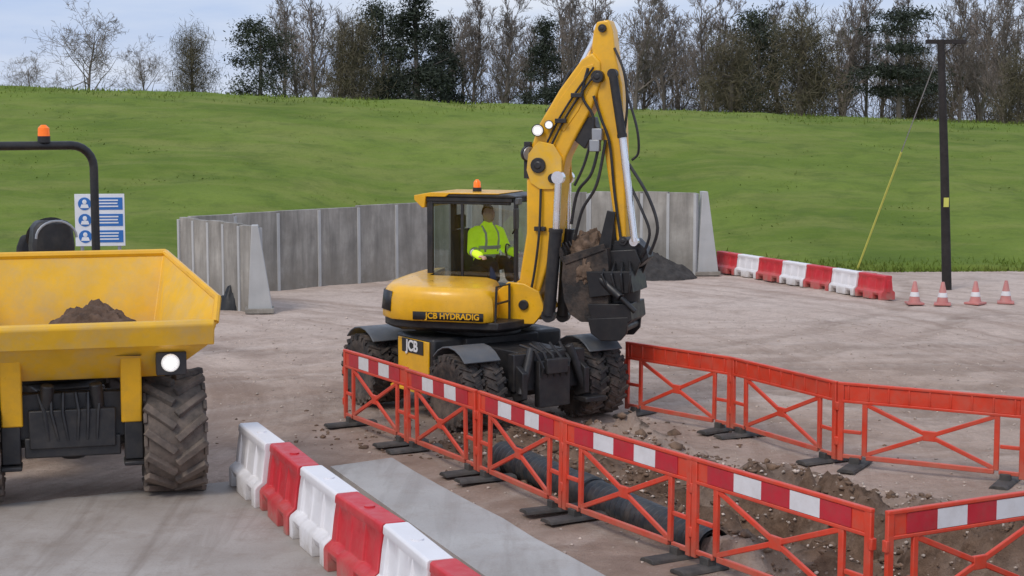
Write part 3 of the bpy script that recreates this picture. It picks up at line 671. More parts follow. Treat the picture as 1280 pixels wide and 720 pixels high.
for s_ in (-1,1):
    mb.tube([(.13,s_*.1,2.2),(.165,s_*.1,2.34),(.15,s_*.1,2.46),(.05,s_*.1,2.55)],.018,6)
    a=Vector((.165,s_*.288,2.20)); d=Vector((.195,s_*.02,-.055)).normalized(); mb.tube([a-d*.025,a+d*.025],.075,14)
mb.build('reflective_band',BAND,pr)
# ================================================================= DUMPER
wc=G(217,617); PH=R(15); lf=Vector((math.cos(PH),math.sin(PH),0)); rootp=Vector((wc.x,wc.y,0))-lf*1.08
rootp=rootp+Vector((-.04,.24,0))
dm=thing('dumper','yellow site dumper with an open skip and lit headlight at the left edge','dumper',rootp,R(-90)+PH)
RM=Matrix.Translation((-1.15,0,0))@Matrix.Rotation(R(15),4,'Z')
pts={}
def q(n,x,y,z):
    for s_ in (-1,1): pts[(n,s_)]=(x,y*s_,z)
q('RT',-1.15,1.10,2.56);q('RB',-.95,.90,1.36);q('FB',.35,.98,1.36);q('LB',.72,1.43,1.74);q('LT',.80,1.50,1.97);q('FC',.60,1.55,2.20)
keys=list(pts); idx={k:i for i,k in enumerate(keys)}
fs=[]
def fa(*a): fs.append(tuple(idx[k] for k in a))
fa(('RT',-1),('RT',1),('RB',1),('RB',-1)); fa(('RB',-1),('RB',1),('FB',1),('FB',-1)); fa(('FB',-1),('FB',1),('LB',1),('LB',-1)); fa(('LB',-1),('LB',1),('LT',1),('LT',-1))
for s_ in (-1,1):
    fa(('RT',s_),('RB',s_),('FB',s_)); fa(('RT',s_),('FB',s_),('FC',s_)); fa(('FC',s_),('FB',s_),('LB',s_)); fa(('FC',s_),('LB',s_),('LT',s_))
mb=MB(); mb.add([pts[k] for k in keys],fs); sk=mb.build('skip',YEL_D,dm,0,25)
m_=sk.modifiers.new('s','SOLIDIFY'); m_.thickness=.05; m_.offset=0; m_=sk.modifiers.new('b','BEVEL'); m_.width=.015; m_.segments=2
mb=MB()
mb.tube([pts[('RT',-1)],pts[('RT',1)]],.045,8)
for s_ in (-1,1): mb.tube([pts[('RT',s_)],pts[('FC',s_)],pts[('LT',s_)]],.042,8)
mb.build('rim',YEL,sk)
mb=MB(); mb.prism([(.70,1.74),(.78,1.72),(.87,1.95),(.85,2.0),(.76,2.0)],-1.49,1.49); mb.build('lip',YEL_D,sk,.015)
for s_ in (-1,1):
    mb=MB(); mb.prism([(.30,.86),(.44,.86),(.60,1.62),(.64,1.72),(.50,1.72),(.25,1.36)],s_*.62-.11,s_*.62+.11)
    mb.prism([(-.9,1.2),(.3,1.2),(.3,1.38),(-.9,1.38)],s_*.62-.06,s_*.62+.06); mb.build('skip_support',YEL,dm,.015)
mb=MB(); mb.box((-.2,0,.82),(1.3,.9,.42)); mb.box((.28,0,.95),(.16,1.2,.5)); mb.box((.35,0,.62),(.14,1.0,.22)); mb.lathe([(.11,-.95),(.11,.95)],16,Matrix.Translation((0,0,.66))); mb.ball((0,0,.66),(.26,.3,.26))
for s_ in (-1,1): mb.box((.3,s_*.64,.66),(.26,.2,.42)); mb.box((.36,s_*.64,.42),(.3,.22,.05)); mb.tube([(.3,s_*.3,.7),(.42,s_*.25,1.3)],.07,12)
mb.build('front_chassis',BLK,dm,.015)
for k in range(6):
    mb=MB(); j=random.uniform(-.04,.04); mb.tube([(.38,-.35+k*.13,1.2),(.46,-.3+k*.12+j,1.0),(.44,-.25+k*.1,.7)],.02,6); mb.build('hydraulic_hose',BLK,dm)
mb=MB(); mb.box((.43,.06,.80),(.012,.2,.07)); mb.build('sticker',mat('lime_sticker',(.5,.6,.03),.4),dm)
for s_ in (-1,1):
    mb=MB(); mb.box((.62,s_*1.04,1.52),(.14,.32,.25)); mb.tube([(.5,s_*.9,1.55),(.6,s_*1.0,1.52)],.03,8); hl=mb.build('headlight',BLK,dm,.02)
    mb=MB(); mb.lathe([(.098,-.004),(.088,.010),(.03,.012)],20,Matrix.Translation((.695,s_*1.03,1.53))@Matrix.Rotation(-PI/2,4,'Z')); mb.build('reflector',HALO,hl)
    mb=MB(); mb.lathe([(.05,.0),(.04,.010),(.02,.016)],20,Matrix.Translation((.709,s_*1.03,1.53))@Matrix.Rotation(-PI/2,4,'Z')); mb.build('lens',LAMP,hl)
    mb=MB(); rim(mb,.30,.6,(0,s_*1.08,.66),s_); wl=mb.build('wheel',GRY,dm)
    mb=MB(); tyre(mb,.63,.66,.31,15,.06,38,.10,(0,s_*1.08,.67)); mb.build('tyre',RUB2,wl,.008)
    mb=MB(RM); rim(mb,.30,.55,(-1.6,s_*1.0,.66),s_); wl=mb.build('wheel',GRY,dm)
    mb=MB(RM); tyre(mb,.62,.6,.31,15,.06,38,.10,(-1.6,s_*1.0,.66)); mb.build('tyre',RUB2,wl,.008)
mb=MB(RM); mb.box((-1.1,0,.8),(2.1,.8,.4)); mb.lathe([(.11,-.9),(.11,.9)],16,Matrix.Translation((-1.6,0,.66))); mb.box((-1.2,0,1.05),(1.5,1.7,.1)); mb.build('rear_chassis',BLK,dm,.015)
mb=MB(RM); mb.prism([(-2.4,1.1),(-1.45,1.1),(-1.4,1.8),(-1.6,1.95),(-2.3,1.85),(-2.45,1.6)],-.75,.75); mb.build('engine_cover',YEL,dm,.05)
mb=MB(RM); mb.box((-1.2,0,1.72),(.52,.52,.14)); mb.loft([[(-1.45-.06*z_+dx,y,1.75+z_) for dx,y in ((-.07,-w_),(.07,-w_),(.07,w_),(-.07,w_))] for z_,w_ in ((0,.24),(.5,.26),(.8,.23),(.95,.17))]); mb.build('seat',SEATM,dm,.05,60,3)
mb=MB(RM); mb.prism([(-.6,1.1),(-.3,1.1),(-.32,2.2),(-.5,2.4),(-.62,2.3)],-.36,.36)
mb.loft([[(-.78+x*.9,y*k,z) for x,y in ((-.1,-.24),(.2,-.24),(.28,0),(.2,.24),(-.1,.24))] for z,k in ((2.3,1),(2.62,1.05),(2.84,.95),(2.92,.7))]) 
mb.build('control_console',BLK,dm,.04)
mb=MB(RM); mb.lathe([(.235,-.018),(.26,0),(.235,.018),(.215,0),(.235,-.018)],28,Matrix.Translation((-.9,0,2.74))@Matrix.Rotation(R(-55),4,'Y')@Matrix.Rotation(PI/2,4,'X'),cap=False)
mb.tube([(-.9,-.23,2.74),(-.9,.23,2.74)],.015,6); mb.build('steering_wheel',BLK,dm)
mb=MB(RM); mb.tube([(-.50,.19*math.cos(R(a))*1.25,2.72+.2*math.sin(R(a))) for a in range(0,181,15)],.016,6); mb.build('console_rail',GALV,dm)
hw=.86; pts_=[(-1.9,-hw,1.1),(-1.9,-hw,3.46)]+[(-1.9,-hw+.28*(1-math.cos(R(a))),3.50+.28*math.sin(R(a))) for a in range(0,91,15)]
pts_+=[(-1.9,-p[1],p[2]) for p in reversed(pts_)]
mb=MB(RM); mb.tube(pts_,.055,12); mb.build('roll_bar',BLK,dm)
mb=MB(RM); mb.tube([(-1.9,.24,3.82),(-1.9,.24,3.90)],.08,14); bc=mb.build('beacon_base',BLK,dm)
mb=MB(RM); mb.tube([(-1.9,.24,3.90),(-1.9,.24,4.00),(-1.9,.24,4.04)],[.075,.07,.03],16); mb.build('beacon_lens',ORG,bc)
def lump(name,c,rx,ry,h,m,seed,rz=0,n=44):
    V=[];nn=n
    for j in range(nn):
        for i in range(nn):
            x=(i/(nn-1)*2-1);y=(j/(nn-1)*2-1); r=math.hypot(x,y)
            f=max(0,1-r**1.6); z=h*f*(1+.35*noise.fractal(Vector((x*3,y*3,seed)),.8,2,5))+.10*h*noise.noise(Vector((x*9,y*9,seed)))*(r<1.0)-(.12 if r>1 else 0)
            X,Y=x*rx,y*ry; V.append((c[0]+X*math.cos(rz)-Y*math.sin(rz),c[1]+X*math.sin(rz)+Y*math.cos(rz),c[2]+z))
    ii,jj=np.meshgrid(np.arange(nn-1),np.arange(nn-1)); a=(jj*nn+ii).ravel()
    return npmesh(name,np.array(V),np.stack([a,a+1,a+1+nn,a+nn],1),m,smooth=False)
DW=Matrix.Translation(rootp)@Matrix.Rotation(R(-90)+PH,4,'Z')
o=lump('soil_heap',DW@Vector((.0,.22,1.74)),.66,.55,.38,SOIL,3.3,0,56); tag(o,'dark brown heap of soil lying in the yellow dumper skip','soil heap')
o=lump('soil_heap',Vector((-6.05,35.2,-.02)),.34,.28,.5,mat('black_sack',(.012,.012,.013),.5),8.1,n=20); tag(o,'small black heap on the ground left of the concrete wall end','heap')
o=lump('grit_heap',Vector((3.3,42.0,-.04)),1.5,1.0,.72,DARKH,5.7,R(-20),44); tag(o,'dark grey heap of grit against the wall behind the bucket','heap')
# ================================================================= pedestrian barriers
def make_ped(label,group):
    t=thing('pedestrian_barrier',label,'barrier',(0,0,0),0,group)
    mb=MB()
    def bar(a,b_,w_=.05,d_=.035):
        a=Vector(a);b_=Vector(b_);L=(b_-a).length;an=math.atan2(b_.z-a.z,b_.x-a.x)
        mb.box((a+b_)/2,(L,d_,w_),Matrix.Rotation(-an,4,'Y'))
    for s_ in (-1,1):
        mb.box((s_*.965,0,.53),(.065,.045,.93)); mb.box((s_*.70,0,.47),(.055,.04,.66)); mb.box((s_*.835,0,.12),(.215,.036,.05)); mb.box((s_*.835,0,.42),(.20,.032,.045))
        mb.box((s_*1.0,0,.72),(.035,.06,.10)); mb.box((s_*1.0,0,.30),(.035,.06,.10))
    mb.box((0,0,.995),(1.998,.05,.035)); mb.box((0,0,.785),(1.99,.046,.035)); mb.box((0,0,.89),(1.86,.02,.18)); mb.box((0,0,.125),(1.36,.042,.06))
    for k in range(9): mb.box((-.88+.22*k,.012,.89),(.02,.022,.18))
    bar((-.68,0,.16),(.68,.0,.76),.05,.034); bar((-.68,0,.76),(.68,.0,.16),.05,.03); mb.box((0,0,.46),(.14,.038,.12))
    mb.build('frame',REDP,t,.008)
    mb=MB(); n=5; W=1.60/n
    for k in range(n): mb.box((-.80+W*(k+.5),-.014,.89),(W,.012,.165),None,k%2)
    mb.build('reflective_board',[REDS,WHTS],t)
    for s_ in (-1,1):
        mb=MB(); mb.prism([(-.1,0),(.1,0),(.085,.03),(.05,.045),(-.05,.045),(-.085,.03)],-.36,.36); mb.box((0,0,.075),(.11,.1,.08))
        for v in mb.v: v.x+=s_*.80
        mb.build('foot',FOOT,t,.006)
    return t
LN=['red plastic barrier beside the excavator, farthest left of the striped row','striped red barrier second from the far left end, before the excavator wheel','striped red barrier third from the far left end, beside the black pipe top','striped red barrier fourth from the left, with the black pipe behind it','striped red barrier nearest the camera at the foot of the front row']
proto=None
def put(a,b_,label,group,flip=False):
    global proto
    if flip: a,b_=b_,a
    d=b_-a; mid=(a+b_)/2; rz=math.atan2(d.y,d.x); sc=(d.length/2.01,1,1); mid=Vector((mid.x,mid.y,.0))
    mid.z=max(0,min(.06,ground_h(mid.x,mid.y)[0]))*.5
    if proto is None:
        proto=make_ped(label,group); proto.location=mid; proto.rotation_euler=(0,0,rz); proto.scale=sc; r=proto
    else: r=dup(proto,mid,rz,label,group,sc)
    r.rotation_euler=(random.uniform(-.02,.02),random.uniform(-.006,.006),rz)
for k in range(5): put(ROWP[k],ROWP[k+1],LN[k],'striped pedestrian barriers along the trench front')
a=G(1108,640,1.0);b_=G(1280,616,1.0);a.z=b_.z=0; d=(b_-a).normalized(); put(a,a+d*2.0,'striped red barrier angled across the bottom right corner of the photo','striped pedestrian barriers along the trench front')
RP=[G(px,py,1.0) for px,py in ((782,428),(915,447),(1048,478),(1286,498))]
for p in RP: p.z=0
RL=['plain red barrier at the back of the trench, next to the excavator tyres','plain red barrier in the middle of the back row behind the trench','plain red barrier at the right hand end of the back row']
for k in range(3): put(RP[k],RP[k+1],RL[k],'plain backed pedestrian barriers behind the trench',True)
# ================================================================= water filled blocks
def make_block(m,name_label,group):
    t=thing('barrier_block',name_label,'barrier block',(0,0,0),0,group)
    sec=[(-.24,0),(-.24,.22),(-.225,.255),(-.16,.31),(-.135,.55),(-.115,.69),(-.125,.71),(-.12,.78),(-.10,.80)]; sec=sec+[(-y,z) for y,z in reversed(sec)]
    st=[]
    def stn(x,ins,lift,endsc=1):
        r=[]
        for y,z in sec:
            sg=1 if y>0 else -1; yy=abs(y)
            if .28<z<.6: yy-=ins
            zz=z
            if z==0: zz=lift; yy-=lift*.25
            r.append((x,sg*yy*endsc,zz))
        st.append(r)
    for x,i,l,e in ((-.61,0,0,.95),(-.595,0,0,1),(-.48,0,0,1),(-.465,.03,.14,1),(-.24,.03,.14,1),(-.225,0,0,1),(-.12,.0,0,1),(-.11,.012,0,1),(.11,.012,0,1),(.12,.0,0,1),(.225,0,0,1),(.24,.03,.14,1),(.465,.03,.14,1),(.48,0,0,1),(.595,0,0,1),(.61,0,0,.95)): stn(x,i,l,e)
    mb=MB(); mb.loft(st); mb.build('body',m,t,.014,35,3)
    mb=MB(); mb.tube([(.0,0,.79),(0,0,.815)],.05,14); mb.build('filler_cap',m,t)
    mb=MB(); mb.box((.615,0,.45),(.03,.1,.4)); mb.build('connector',m,t,.008)
    return t
gp='red and white blocks along the near kerb'
bl=['white plastic block at the far end of the near row, closest to the dumper','red plastic block second from the far end of the near row','white plastic block third from the far end, opposite the concrete strip','red plastic block fourth from the far end of the near row','white plastic block fifth from the far end, cut by the bottom edge','red plastic block at the bottom edge, nearest the camera']
wb=make_block(WHTW,bl[0],gp); rbk=make_block(REDW,bl[1],gp); rz=math.atan2(BD.y,BD.x)
wb.scale=(1,1,.87); rbk.scale=(1,1,.87)
for k in range(6):
    p=B0+BD*(1.245*(k+.5))+BN*random.uniform(-.03,.03)-BN*(.06 if k==0 else 0); src=wb if k%2==0 else rbk; jz=rz+random.uniform(-.045,.045)
    if k<2: src.location=p; src.rotation_euler=(0,0,jz)
    else: dup(src,p,jz,bl[k],gp)
fa_=G(899,339);fb_=G(1111,375); d=fb_-fa_; L=d.length/7; rz=math.atan2(d.y,d.x)
fl=['small red block in the far row, nearest the grey wall','small white block in the far row, second from the grey wall','small red block in the far row, third from the grey wall','small white block at the middle of the far row','small red block in the far row, fifth from the grey wall','small white block in the far row, second from the right hand end','small red block at the right hand end of the far row, nearest the cones']
for k in range(7):
    dup(rbk if k%2==0 else wb,fa_+d*((k+.5)/7),rz+random.uniform(-.05,.05),fl[k],'red and white blocks at the foot of the bank',(L/1.24,.8,.68))
# ================================================================= pipe
t=thing('drain_pipe','black ribbed plastic drain pipe lying behind the striped red barriers','pipe',(0,0,0))
pa=Vector((PIPE0.x,PIPE0.y,.10)); pb=Vector((PIPE1.x,PIPE1.y,.07)); d=(pb-pa); n=46; P_=[];r_=[]
for k in range(n*4+1):
    P_.append(pa+d*(k/(n*4))); r_.append((.182,.182,.166,.166)[k%4])
mb=MB(); mb.tube(P_,r_,28,0,False); mb.tube(P_[::8],.15,28,0,False); mb.build('pipe_wall',PIPE,t,0,35)
mb=MB(); u_=d.normalized(); mb.tube([pa+u_*1.9,pa+u_*1.91,pa+u_*2.2,pa+u_*2.21],[.18,.202,.202,.18],28,0,False); mb.build('coupling',PIPE,t,0,40)
# ================================================================= walls
def wall(name,label,p0,p1,h0,h1,n):
    p0=Vector((*p0,0));p1=Vector((*p1,0)); d=(p1-p0); L=d.length; u_=d.normalized(); rz=math.atan2(u_.y,u_.x)
    t=thing(name,label,'wall',p0,rz)
    w_=L/n
    for k in range(n):
        ha=h0+(h1-h0)*(k+.5)/n+random.uniform(-.02,.02); mb=MB()
        j=random.uniform(-.015,.015)
        mb.prism([(k*w_+.012,-.1),((k+1)*w_-.012,-.1),((k+1)*w_-.012,ha),(k*w_+.012,ha)],-.07+j,.07+j); mb.build('panel',CONC,t,.008)
    for k in range(n+1): 
        mb=MB(); mb.box((k*w_,0,(h0+(h1-h0)*k/n)/2-.05),(.08,.19,h0+(h1-h0)*k/n+.02)); mb.build('joint_post',CONCL,t,.006)
    return t
wall('concrete_wall','grey concrete side wall with splayed end at left of the bay',(-5.35,34.4),(-7.45,36.9),1.82,1.84,5)
wall('concrete_wall','long stained concrete back wall left of the excavator cab',(-7.35,37.2),(-1.2,42.9),1.82,1.95,7)
wall('concrete_wall','concrete back wall partly hidden behind the excavator boom',(-1.1,43.0),(2.0,43.6),1.97,2.08,4)
wall('concrete_wall','concrete side wall with pale splayed end beside the far red blocks',(2.1,43.6),(4.75,42.3),2.1,2.15,4)
def buttress(label,p,rz,h,wd):
    t=thing('wall_buttress',label,'buttress',p,rz)
    mb=MB(); mb.prism([(-wd*.35,-.05),(wd*.65,-.05),(wd*.62,.12),(.06,h),(-.08,h)],-.16,.16); mb.build('web',CONCL,t,.012)
    mb=MB(); mb.box((wd*.12,0,.04),(wd*1.15,.5,.1)); mb.build('base_plate',CONC,t,.01)
p=G(322,389); buttress('pale triangular concrete buttress on the left wall end',Vector((p.x,p.y-.12,0)),R(8),1.84,.52)
p=G(879,343); buttress('pale triangular concrete buttress on the right wall end beside red block',Vector((p.x,p.y,0)),R(8),2.16,.58)
# ================================================================= sign
p=PY(125,275,27); t=thing('safety_sign','white site safety sign with blue symbols behind the dumper','sign',(p.x,p.y,0),R(8))
zc=p.z; W,H=.80,.86
mb=MB(); mb.box((0,0,zc),(W,.02,H)); mb.build('board',SIGNW,t,.004)
for s_ in (-1,1):
    mb=MB(); mb.tube([(s_*.3,.04,-.1),(s_*.3,.04,zc+.35)],.03,10); mb.build('post',GALV,t)
mb=MB()
for r_ in range(3):
    z=zc+.27-r_*.27
    mb.lathe([(.105,-.004),(.105,.004)],24,Matrix.Translation((-.24,-.014,z))); mb.box((.14,-.013,z),(.46,.006,.2))
mb.build('blue_symbols',SIGNB,t)
mb=MB()
for r_ in range(3):
    z=zc+.27-r_*.27
    mb.ball((-.24,-.02,z+.03),(.035,.004,.04)); mb.prism([(-.31,z-.07),(-.17,z-.07),(-.19,z-.01),(-.29,z-.01)],-.022,-.019)
    for j in range(3): mb.box((.12+.02*(j%2),-.019,z+.055-.05*j),(.36-.06*(j%2),.004,.022))
mb.build('white_symbols',SIGNW,t)
# ================================================================= pole
p=G(1184,361); pp=Vector((p.x,p.y,0)); tp=PY(1176,50,p.y)
t=thing('utility_pole','dark timber utility pole standing at the foot of the grass bank','utility pole',pp)
top=Vector((tp.x-pp.x,0,tp.z))
mb=MB(); mb.tube([(0,0,-.2),top*.5+Vector((.01,0,0)),top],[.115,.10,.085],14); mb.build('shaft',WOOD,t)
mb=MB(); mb.box(top+Vector((.12,0,-.04)),(.95,.09,.10)); mb.tube([top+Vector((.38,0,-.08)),top+Vector((.0,0,-.4))],.018,6); mb.build('crossarm',WOOD,t,.01)
for x in (-.3,.05,.55):
    mb=MB(); mb.tube([top+Vector((x,0,.0)),top+Vector((x,0,.05)),top+Vector((x,0,.07)),top+Vector((x,0,.14))],[.02,.02,.05,.03],10); mb.build('insulator',GRY,t)
gp_=G(1071,338); ga=top+Vector((-.06,0,-.35)); gb=Vector((gp_.x-pp.x,gp_.y-pp.y,0))
mb=MB(); mb.tube([ga,gb],.014,6); gw=mb.build('guy_wire',GALV,t)
mb=MB(); mb.tube([ga+(gb-ga)*.42,gb],.026,8); mb.build('wire_sleeve',YPLS,gw)
mb=MB(); mb.box((top.x*.35,-.112,4.2-(252-140)*p.y/F),(.12,.012,.22)); mb.build('warning_plate',YPLS,t)
# ================================================================= cones
def make_cone(label):
    t=thing('traffic_cone',label,'traffic cone',(0,0,0),0,'faded cones beside the pole')
    mb=MB(); mb.box((0,0,.025),(.40,.40,.05)); mb.build('base',CONEM,t,.01)
    RX=Matrix.Rotation(PI/2,4,'X')
    mb=MB(); mb.lathe([(.15,.05),(.135,.09),(.04,.55),(.03,.56)],24,RX); mb.build('cone',CONEM,t)
    mb=MB(); mb.lathe([(.119,.19),(.094,.30)],24,RX,cap=False); mb.build('reflective_sleeve',WHTS,t)
    return t
cl4=['faded cone left of the utility pole, nearest the red block','faded cone directly before the utility pole base','faded cone just right of the utility pole','faded cone farthest right, near the picture edge']
c0=None
for (px,py),l in zip(((1143,380),(1178,381),(1219,380),(1257,379)),cl4):
    p=G(px,py)
    if c0 is None: c0=make_cone(l); c0.location=p; c0.scale=(.9,.9,.9)
    else: dup(c0,p,random.uniform(0,1.5),l)
# ================================================================= trees
def bare(seed,H,kind):
    rnd=random.Random(seed); tm=MB(); cm=MB()
    def br(p,d,l,r,lev):
        mbq=tm if lev<1 else cm
        ns=5 if lev==0 else (4 if lev==1 else (3 if lev==2 else 2)); pts_=[p];q_=p.copy();dd=d.copy()
        for k in range(ns):
            wob=.10 if lev==0 else .26
            dd=(dd+Vector((rnd.gauss(0,wob),rnd.gauss(0,wob),rnd.gauss(0,wob)+(.10 if kind=='spread' else .2)))).normalized()
            q_=q_+dd*(l/ns); pts_.append(q_.copy())
        rs=[max(.009,r*(1-.8*k/ns)) for k in range(ns+1)]
        mbq.tube(pts_,rs,7 if lev==0 else (5 if lev==1 else 3),0,lev<2)
        if lev>=4: return
        nc=[ (16 if kind=='spread' else 22),6,5,3][lev]
        for c_ in range(nc):
            t_=rnd.uniform(.22 if lev==0 else .2,1.0) if lev else (.16+.84*(c_+rnd.random())/nc)
            f=t_*ns; i=min(ns-1,int(f)); pt=pts_[i].lerp(pts_[i+1],f-i); ax=(pts_[i+1]-pts_[i]).normalized()
            a=rnd.uniform(0,2*PI); o_=ax.orthogonal().normalized(); o_=Matrix.Rotation(a,3,ax)@o_
            tilt=rnd.uniform(.6,1.15) if kind=='spread' else rnd.uniform(.35,.75)
            nd_=(ax*math.cos(tilt)+o_*math.sin(tilt)).normalized()
            if lev==0: ll=H*(.50 if kind=='spread' else .32)*(1.15-.75*t_)*rnd.uniform(.8,1.15)
            else: ll=l*rnd.uniform(.38,.6)
            br(pt,nd_,ll,max(.010,r*(1-.75*t_)*.52),lev+1)
    br(Vector((0,0,0)),Vector((0,0,1)),H*(.72 if kind=='spread' else .92),H*.016,0)
    return tm,cm
protos={}
for kind,ns in (('spread',2),('upright',3)):
    for k in range(ns):
        tm,cm=bare(11+k*7+(100 if kind=='upright' else 0),8.0,kind)
        a=tm.build('trunk',BARK,None,0,0); b_=cm.build('crown',BARK2,None,0,0)
        protos.setdefault(kind,[]).append((a.data,b_.data)); bpy.data.objects.remove(a); bpy.data.objects.remove(b_)
def leafcloud(rng,pts_,size,elong=1.0,wid=.55,vert=1.0):
    n=len(pts_); a=rng.normal(size=(n,3)); a[:,2]*=vert; a/=np.linalg.norm(a,axis=1)[:,None]; b_=np.cross(a,rng.normal(size=(n,3))); b_/=np.linalg.norm(b_,axis=1)[:,None]
    s_=rng.uniform(.5,1.2,(n,1))*size; a=a*s_*elong; b_=b_*s_*wid
    V=np.stack([pts_-a,pts_+b_,pts_+a,pts_-b_],1).reshape(-1,3); return V,np.arange(n*4).reshape(-1,4)
def ever(seed,kind):
    rng=np.random.default_rng(seed); P_=[]
    if kind=='round':
        for c_ in range(70):
            th=rng.uniform(0,2*PI); z=rng.uniform(.6,7.6); rr=1.9*math.sqrt(max(.05,1-((z-3.2)/4.7)**2))*rng.uniform(.3,1.08); P_.append(rng.normal(size=(190,3))*np.array([.40,.40,.32])+np.array([rr*math.cos(th),rr*math.sin(th),z]))
        return leafcloud(rng,np.concatenate(P_),.085,1.4,.45)
    if kind=='cone':
        for c_ in range(80):
            z=.6+7.2*rng.random()**1.1; rr=(1-z/8.3)*2.1*rng.uniform(.3,1.1); th=rng.uniform(0,2*PI); P_.append(rng.normal(size=(150,3))*np.array([.32,.32,.2])+np.array([rr*math.cos(th),rr*math.sin(th),z-.2*rr]))
        return leafcloud(rng,np.concatenate(P_),.085,1.5,.4)
    if kind=='pine':
        for c_ in range(40):
            z=rng.choice([3.4,4.4,5.6,6.7,7.5])+rng.normal()*.15; rr=rng.uniform(0,2.3)*(1.05 if z<7 else .7); th=rng.uniform(0,2*PI); P_.append(rng.normal(size=(220,3))*np.array([.5,.5,.16])+np.array([rr*math.cos(th),rr*math.sin(th),z]))
        return leafcloud(rng,np.concatenate(P_),.085,1.5,.4)
    for c_ in range(70):
        z=rng.uniform(.4,7.3); rr=1.7*math.sqrt(max(.05,1-((z-3.0)/4.7)**2))*rng.uniform(.1,1); th=rng.uniform(0,2*PI); P_.append(rng.normal(size=(120,3))*np.array([.36,.36,.6])+np.array([rr*math.cos(th),rr*math.sin(th),z]))
    return leafcloud(rng,np.concatenate(P_),.10,3.4,.15,1.8)
for kind,m_ in (('round',EVG),('cone',EVG2),('pine',EVG2),('ivy',IVY)):
    for k in range(2):
        V,Fc=ever(31+k*13+len(kind),kind); o=npmesh('crown',V,Fc,m_)
        tm=MB(); rnd=random.Random(k+5); tm.tube([(0,0,0),(.05,.03,2.5),(-.04,.05,5),(0,0,7.6)],[.16,.13,.08,.02],8)
        for c_ in range(22):
            z=rnd.uniform(1.0,7.0); a_=rnd.uniform(0,6.28); L=rnd.uniform(.8,1.9)*(1-.07*z); tm.tube([(0,0,z),(L*.5*math.cos(a_),L*.5*math.sin(a_),z+.3),(L*math.cos(a_),L*math.sin(a_),z+.7)],[.045,.03,.012],4)
        o2=tm.build('trunk',BARK,None,0,0); protos.setdefault(kind,[]).append((o2.data,o.data)); bpy.data.objects.remove(o); bpy.data.objects.remove(o2)
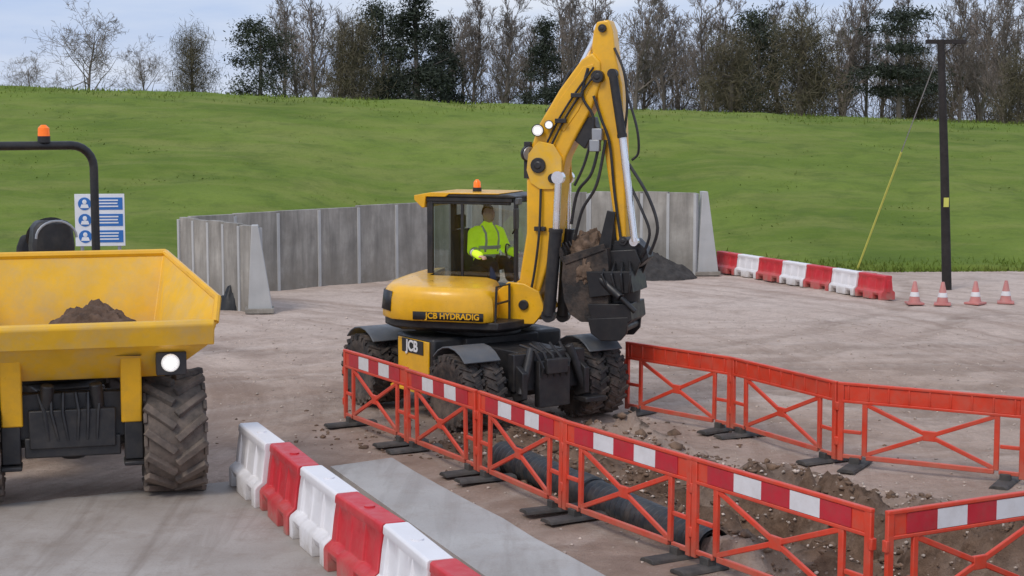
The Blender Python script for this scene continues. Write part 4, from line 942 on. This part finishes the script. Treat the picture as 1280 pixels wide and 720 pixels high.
TR=[(105,4,100,'spread',1.0,'large bare spreading tree at the far left of the skyline'),
(38,66,105,'spread',1.1,'low bare scrubby tree left of the large spreading tree'),
(182,48,106,'spread',.9,'small thin bare tree between the spreading tree and a bushy one'),
(238,32,102,'ivy',1.15,'short bushy olive twiggy tree left of the dark evergreen'),
(325,22,98,'round',1.2,'broad dark evergreen standing alone left of the woodland'),
(352,-6,112,'upright',1.0,'bare tree rising behind the broad dark evergreen'),
(392,-14,104,'upright',1.1,'bare tall tree just right of the broad dark evergreen'),
(440,18,100,'ivy',1.3,'olive ivy clad tree left of the tallest dark conifer'),
(478,0,108,'round',.9,'dark evergreen close against the left of the tall conifer'),
(520,-30,101,'cone',1.2,'tallest dark evergreen left of the picture centre'),
(552,20,106,'cone',1.0,'narrow dark conifer against the right of the tallest evergreen'),
(592,-8,110,'upright',1.0,'bare tree first right of the tall evergreens'),
(628,0,107,'upright',1.1,'bare tree midway between tall evergreens and pointed conifer'),
(682,22,100,'cone',1.1,'pointed dark conifer just left of the excavator boom'),
(722,-10,108,'upright',1.0,'bare tree rising behind the excavator boom'),
(752,-20,111,'upright',1.0,'bare tree directly behind the top of the dipper'),
(795,-5,106,'upright',1.1,'bare tree first right of the excavator dipper'),
(832,2,110,'upright',1.1,'bare tree second right of the excavator dipper'),
(882,-6,105,'upright',1.0,'bare tree left of the dark ivy clad clump'),
(916,36,101,'ivy',1.3,'ivy clad tree at left of the wide brownish tree'),
(950,10,108,'round',1.0,'dark evergreen rising behind the wide brownish tree'),
(1003,14,100,'ivy',1.6,'wide rounded brownish green tree right of centre'),
(1058,-12,107,'upright',1.0,'bare tree between brownish tree and flat topped pine'),
(1084,0,109,'upright',.9,'slim bare tree close against the left of the pine'),
(1128,8,100,'pine',1.15,'dark flat topped pine left of the utility pole'),
(1150,60,104,'ivy',1.3,'low bushy olive tree below the pine, left of the pole'),
(1202,-12,105,'upright',1.0,'bare slender tree first right of the utility pole'),
(1228,-4,109,'upright',1.0,'bare slender tree second right of the utility pole'),
(1256,-10,104,'upright',1.0,'bare slender tree third right of the utility pole'),
(1276,66,100,'ivy',1.3,'low dark bushy tree at the right edge of the skyline')]
rr_=random.Random(3)
for k in range(22):
    px=380+k*42+rr_.uniform(-14,14); TR.append((px,rr_.uniform(0,40),rr_.uniform(112,119),'upright',1.2,None))
for i,(px,py,Y,kind,wd,label) in enumerate(TR):
    p=PY(px,py,Y); zb=bank_z(p.x,Y)-.2; s_=(p.z-zb)/8.0; k=protos[kind][i%len(protos[kind])]
    if kind=='spread': s_*=1.05
    nm={'spread':'bare_tree','upright':'bare_tree','ivy':'ivy_clad_tree','round':'evergreen_tree','cone':'conifer_tree','pine':'pine_tree'}[kind]
    gr='trees on the skyline behind the bank' if label else 'crowded bare trees in the rear rank of the woodland'
    t=thing(nm,label or 'thin bare tree crowded into the rear rank of the woodland',('tree'),(p.x,Y,zb),random.uniform(0,6.28),gr); t.scale=(s_*wd,s_*wd,s_)
    for n_,me in (('trunk',k[0]),('crown',k[1])):
        o=bpy.data.objects.new(n_,me); COL.objects.link(o); o.parent=t
# far woodland mass
rng=np.random.default_rng(5); P_=[]
for c_ in range(480):
    x=rng.uniform(-15.5,46); hmax=4.5+2.0*noise.noise(Vector((x*.25,0,0)))+ (.5 if x>0 else 0); z=1.6+hmax*rng.random()**1.3
    P_.append(rng.normal(size=(85,3))*np.array([.8,.9,.55])+np.array([x,rng.uniform(112,121),z+.6]))
V,Fc=leafcloud(rng,np.concatenate(P_),.17,3.7,.12,2.2); o=npmesh('distant_woodland',V,Fc,WOODL); tag(o,'brownish mass of distant undergrowth below the skyline trees','woodland',kind='stuff')
